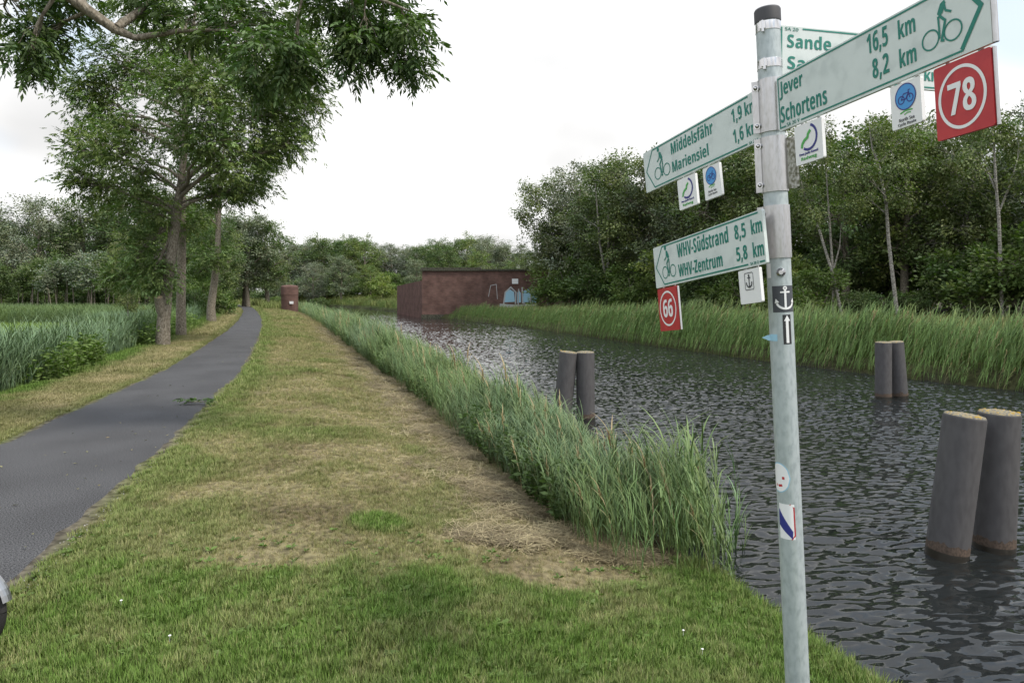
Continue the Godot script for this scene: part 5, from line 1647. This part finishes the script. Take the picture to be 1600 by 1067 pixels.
	for k in 6:
		var a := k / 6.0
		var b := (k + 1) / 6.0
		an.quad(Vector3(lerpf(-0.042, 0.008, a), h.call(lerpf(0.8, 0.752, a)), 0), Vector3(lerpf(-0.042, 0.008, b), h.call(lerpf(0.8, 0.752, b)), 0), Vector3(lerpf(-0.042, 0.01, b), h.call(lerpf(0.862, 0.78, b)), 0), Vector3(lerpf(-0.042, 0.01, a), h.call(lerpf(0.862, 0.78, a)), 0))
	sticker.call(an, mat.navy, 0.0012, "sticker_print", "")
	# round screw head in the pole
	var knob := Shape.new()
	var kc := Vector3(0.008, h.call(1.727), R0)
	knob.tube([kc - Vector3(0, 0, 0.004), kc + Vector3(0, 0, 0.004), kc + Vector3(0, 0, 0.007)], [0.0165, 0.0165, 0.008], 20)
	part("screw_head", knob.mesh(), mat.chrome, post)

# ---------------------------------------------------------------- small things
func make_bicycle() -> void:
	# only the front wheel of the small-wheeled bicycle reaches into the picture
	var t := thing("bicycle", "small-wheeled bicycle with silver mudguard, its front wheel showing at the left edge", "bicycle", P(-2.5, ground_y(-2.5, 3.1), 3.1))
	t.rotation.y = -0.12
	var R1 := 0.2
	for k in 2:
		var hub := Node3D.new()
		hub.name = "wheel"
		t.add_child(hub, true)
		hub.position = Vector3(0.0 if k == 0 else -0.95, R1 + 0.002, 0)
		var s := Shape.new()
		var ring := []
		for q in 41:
			var a := TAU * q / 40.0
			ring.append(Vector3(cos(a) * (R1 - 0.02), sin(a) * (R1 - 0.02), 0))
		s.tube(ring, taper(0.02, 0.02, 40), 10, false)
		part("tyre", s.mesh(), mat.tyre, hub)
		s = Shape.new()
		ring = []
		for q in 41:
			var a := TAU * q / 40.0
			ring.append(Vector3(cos(a) * (R1 - 0.045), sin(a) * (R1 - 0.045), 0))
		s.tube(ring, taper(0.009, 0.009, 40), 8, false)
		part("rim", s.mesh(), mat.silver, hub)
		s = Shape.new()
		for q in 20:
			var a := TAU * q / 20.0
			var side := 0.02 if q % 2 else -0.02
			s.tube([Vector3(cos(a + 0.6) * 0.018, sin(a + 0.6) * 0.018, side), Vector3(cos(a) * (R1 - 0.05), sin(a) * (R1 - 0.05), 0)], [0.0012, 0.0012], 4, false)
		s.tube([Vector3(0, 0, -0.045), Vector3(0, 0, 0.045)], [0.02, 0.02], 12)
		part("spokes", s.mesh(), mat.silver, hub)
		# mudguard: a shallow channel over the top
		s = Shape.new()
		var a0 := deg_to_rad(14.0 if k == 0 else 30.0)
		var a1 := deg_to_rad(150.0 if k == 0 else 190.0)
		for q in 18:
			var a := lerpf(a0, a1, q / 18.0)
			var b := lerpf(a0, a1, (q + 1) / 18.0)
			for w in 4:
				var w0 := -0.026 + w * 0.013
				var w1 := w0 + 0.013
				var f := func(g: float, ww: float): var r := R1 + 0.022 - 7.0 * ww * ww; return Vector3(cos(g) * r, R1 + sin(g) * r, ww) + Vector3(hub.position.x, 0, 0)
				s.quad(f.call(a, w1), f.call(a, w0), f.call(b, w0), f.call(b, w1))
		part("mudguard", s.mesh(), mat.silver, t)
	var s2 := Shape.new()
	for z in [-0.045, 0.045]:
		s2.tube([Vector3(0, R1, z), Vector3(-0.1, 0.47, z * 0.9)], [0.009, 0.012], 8)
	s2.tube([Vector3(-0.1, 0.46, -0.045), Vector3(-0.1, 0.46, 0.045)], [0.013, 0.013], 8)
	part("fork", s2.mesh(), mat.slate, t)
	s2 = Shape.new()
	s2.tube([Vector3(-0.1, 0.46, 0), Vector3(-0.16, 0.64, 0), Vector3(-0.22, 0.98, 0)], [0.02, 0.018, 0.014], 10)
	s2.tube([Vector3(-0.13, 0.55, 0), Vector3(-0.38, 0.34, 0), Vector3(-0.62, 0.32, 0)], [0.022, 0.024, 0.024], 10)
	s2.tube([Vector3(-0.6, 0.3, 0), Vector3(-0.72, 0.82, 0)], [0.018, 0.016], 10)
	for z in [-0.05, 0.05]:
		s2.tube([Vector3(-0.95, R1, z), Vector3(-0.62, 0.31, z * 0.3)], [0.009, 0.011], 8)
		s2.tube([Vector3(-0.95, R1, z), Vector3(-0.68, 0.62, z * 0.3)], [0.008, 0.009], 8)
	part("frame", s2.mesh(), mat.slate, t)
	s2 = Shape.new()
	s2.tube([Vector3(-0.26, 1.0, -0.28), Vector3(-0.22, 0.99, -0.1), Vector3(-0.22, 0.98, 0.1), Vector3(-0.26, 1.0, 0.28)], [0.013, 0.011, 0.011, 0.013], 8)
	part("handlebar", s2.mesh(), mat.black, t)
	s2 = Shape.new()
	s2.tube([Vector3(-0.86, 0.86, 0), Vector3(-0.8, 0.87, 0), Vector3(-0.7, 0.865, 0), Vector3(-0.6, 0.86, 0)], [0.05, 0.075, 0.05, 0.015], 10)
	part("saddle", s2.mesh(), mat.black, t)
	s2 = Shape.new()
	s2.tube([Vector3(-0.6, 0.3, -0.02), Vector3(-0.6, 0.3, 0.05)], [0.07, 0.07], 18)
	s2.tube([Vector3(-0.6, 0.3, 0.06), Vector3(-0.5, 0.18, 0.07), Vector3(-0.5, 0.18, 0.15)], [0.009, 0.009, 0.016], 8)
	s2.tube([Vector3(-0.6, 0.3, -0.03), Vector3(-0.7, 0.42, -0.07), Vector3(-0.7, 0.42, -0.15)], [0.009, 0.009, 0.016], 8)
	part("crank", s2.mesh(), mat.slate, t)
	s2 = Shape.new()
	s2.tube([Vector3(-0.7, 0.28, 0.04), Vector3(-0.74, 0.006, 0.17)], [0.008, 0.008], 8)
	part("kickstand", s2.mesh(), mat.silver, t)

func make_bits() -> void:
	# a leafy twig blown onto the path's edge
	var r := RandomNumberGenerator.new()
	r.seed = 31
	var t := thing("fallen_twig", "small leafy twig lying on the path's right edge", "twig", P(-4.6, 0.03, 10.0))
	var s := Shape.new()
	s.tube([Vector3(-0.2, 0.02, 0), Vector3(0, 0.04, 0.05), Vector3(0.25, 0.02, -0.05)], [0.008, 0.006, 0.003], 5)
	part("stem", s.mesh(), mat.bark, t)
	s = Shape.new()
	for k in 16:
		s.tint = Color(0.07, 0.12, 0.035) * r.randf_range(0.8, 1.3)
		var a := r.randf() * TAU
		pinnate(s, Vector3(r.randf_range(-0.2, 0.25), r.randf_range(0.03, 0.08), r.randf_range(-0.04, 0.04)), Vector3(cos(a), r.randf_range(0.0, 0.5), sin(a)).normalized(), 0.17, r, 3)
	part("leaves", s.mesh(), mat.leaf, t)
	# a scrap of white paper by the reeds
	s = Shape.new()
	var c := [Vector3(-0.03, 0.01, 0.0), Vector3(0.0, 0.045, 0.01), Vector3(0.03, 0.02, -0.01), Vector3(0.01, 0.005, 0.03), Vector3(-0.015, 0.04, -0.03)]
	for k in [[0, 3, 1], [3, 2, 1], [0, 1, 4], [1, 2, 4]]:
		s.tri(c[k[0]], c[k[1]], c[k[2]])
	var paper := solo("paper_scrap", s.mesh(), mat.white)
	paper.position = P(0.36, ground_y(0.36, 6.15) + 0.015, 6.15)
	tag(paper, "crumpled scrap of white paper on the cuttings beside the reeds", "litter")
	# daisies in the lawn
	var flower := Shape.new()
	flower.lathe([[0.0, 0.026], [0.0075, 0.028], [0.006, 0.031], [0.0, 0.032]], 9)
	flower.tube([Vector3.ZERO, Vector3(0, 0.03, 0)], [0.001, 0.001], 3, false)
	var head := flower.mesh()
	var spots := [[-2.05, 3.55, "leftmost daisy in the green lawn"], [-1.62, 3.2, "daisy in the lawn right of the leftmost one"], [0.3, 2.75, "daisy left of the signpost at the lawn's lower edge"], [0.95, 3.75, "daisy close to the water's edge left of the signpost"], [1.0, 3.55, "rightmost daisy, just left of the signpost's pole"]]
	for q in spots:
		var f := solo("daisy", head, mat.daisy)
		f.position = P(q[0], ground_y(q[0], q[1]) + 0.018, q[1])
		tag(f, q[2], "flower", "daisies in the lawn")

# ---------------------------------------------------------------- sky
func make_sky() -> ImageTexture:
	var w := 1024
	var hgt := 512
	var n1 := FastNoiseLite.new()
	n1.seed = 23
	n1.frequency = 0.55
	n1.fractal_octaves = 6
	n1.noise_type = FastNoiseLite.TYPE_SIMPLEX_SMOOTH
	var data := PackedFloat32Array()
	data.resize(w * hgt * 3)
	for j in hgt:
		var up := PI * (0.5 - (j + 0.5) / hgt)
		for k in w:
			var a := TAU * ((k + 0.5) / w - 0.5)
			var dir := Vector3(-sin(a) * cos(up), sin(up), cos(a) * cos(up))   # the middle of a panorama lies behind the camera
			var y := maxf(dir.y, 0.0)
			var q := Vector3(dir.x, 0, dir.z) / (y + 0.32)
			var c := n1.get_noise_3d(q.x * 1.6, 3.0, q.z * 1.6)
			c -= 0.5 * exp(-pow(dir.distance_to(Vector3(0.05, 0.3, -0.95)) / 0.35, 2.0))
			# two gaps in the clouds, low on the left and on the right
			c = lerpf(c, 0.6, exp(-pow(dir.distance_to(Vector3(0.58, 0.31, -0.75)) / 0.13, 2.0)))
			c = lerpf(c, 0.5, exp(-pow(dir.distance_to(Vector3(-0.52, 0.3, -0.8)) / 0.11, 2.0)))
			var g := n1.get_noise_3d(q.x * 1.5 + 9.0, 8.0, q.z * 1.5)
			var more := 0.2 * smoothstep(0.3, 0.7, y)
			var blue := smoothstep(0.2 - more, 0.5 - more, c) * smoothstep(0.03, 0.22, y)
			var cloud := Vector3(1.0, 0.996, 0.992).lerp(Vector3(0.93, 0.975, 1.06), smoothstep(0.25, 0.7, y)) * (0.85 + 0.3 * clampf(g * 1.9, -1.0, 1.0)) * (0.72 + 0.95 * y)   # an overcast sky is brightest overhead
			var clear := Vector3(0.55, 0.655, 0.78).lerp(Vector3(0.42, 0.55, 0.8), smoothstep(0.3, 1.0, y))
			var v := cloud.lerp(clear, blue * 0.85)
			var at_ := (j * w + k) * 3
			data[at_] = v.x; data[at_ + 1] = v.y; data[at_ + 2] = v.z
	return ImageTexture.create_from_image(Image.create_from_data(w, hgt, false, Image.FORMAT_RGBF, data.to_byte_array()))

func _ready() -> void:
	rng.seed = 12345
	noise.seed = 7
	noise.frequency = 0.5
	noise.fractal_octaves = 3
	noise.noise_type = FastNoiseLite.TYPE_SIMPLEX_SMOOTH
	fine.seed = 19
	fine.frequency = 0.9
	fine.fractal_octaves = 3
	fine.noise_type = FastNoiseLite.TYPE_SIMPLEX_SMOOTH
	ripple.seed = 5
	ripple.frequency = 1.0
	ripple.fractal_octaves = 2
	ripple.noise_type = FastNoiseLite.TYPE_SIMPLEX_SMOOTH
	# camera: eye height 1.65 m, a wide lens held almost level
	var cam := Camera3D.new()
	cam.name = "camera"
	cam.projection = Camera3D.PROJECTION_FRUSTUM
	cam.near = 0.05
	cam.far = 2500.0
	cam.size = 0.05
	cam.frustum_offset = Vector2(0, -56.5 / 1067.0 * 0.05)
	cam.position = Vector3(0, 1.65, 0)
	cam.rotation_degrees = Vector3(-1.0, 0, 0)
	add_child(cam)
	cam.current = true
	# sky and sun
	var env := Environment.new()
	env.background_mode = Environment.BG_SKY
	env.sky = Sky.new()
	var dome := PanoramaSkyMaterial.new()
	dome.panorama = make_sky()
	env.sky.sky_material = dome
	env.tonemap_mode = Environment.TONE_MAPPER_LINEAR
	env.tonemap_exposure = 1.4
	env.sdfgi_enabled = true
	env.ssao_enabled = true
	env.ssil_enabled = true
	var world := WorldEnvironment.new()
	world.name = "world"
	world.environment = env
	add_child(world)
	var sun := DirectionalLight3D.new()
	sun.name = "sun"
	sun.light_energy = 0.85
	sun.light_angular_distance = 10.0
	sun.light_color = Color(1.0, 0.965, 0.91)
	sun.shadow_enabled = true
	add_child(sun)
	sun.look_at_from_position(Vector3(5.5, 8.0, 3.0), Vector3.ZERO)
	# setting, then things
	make_materials()
	make_land()
	make_water()
	make_bricks()
	make_kinds()
	make_woods()
	feature_birches()
	roadside_trees()
	overhanging_tree()
	make_reeds()
	make_grass()
	make_piles()
	make_signpost()
	make_bicycle()
	make_bits()
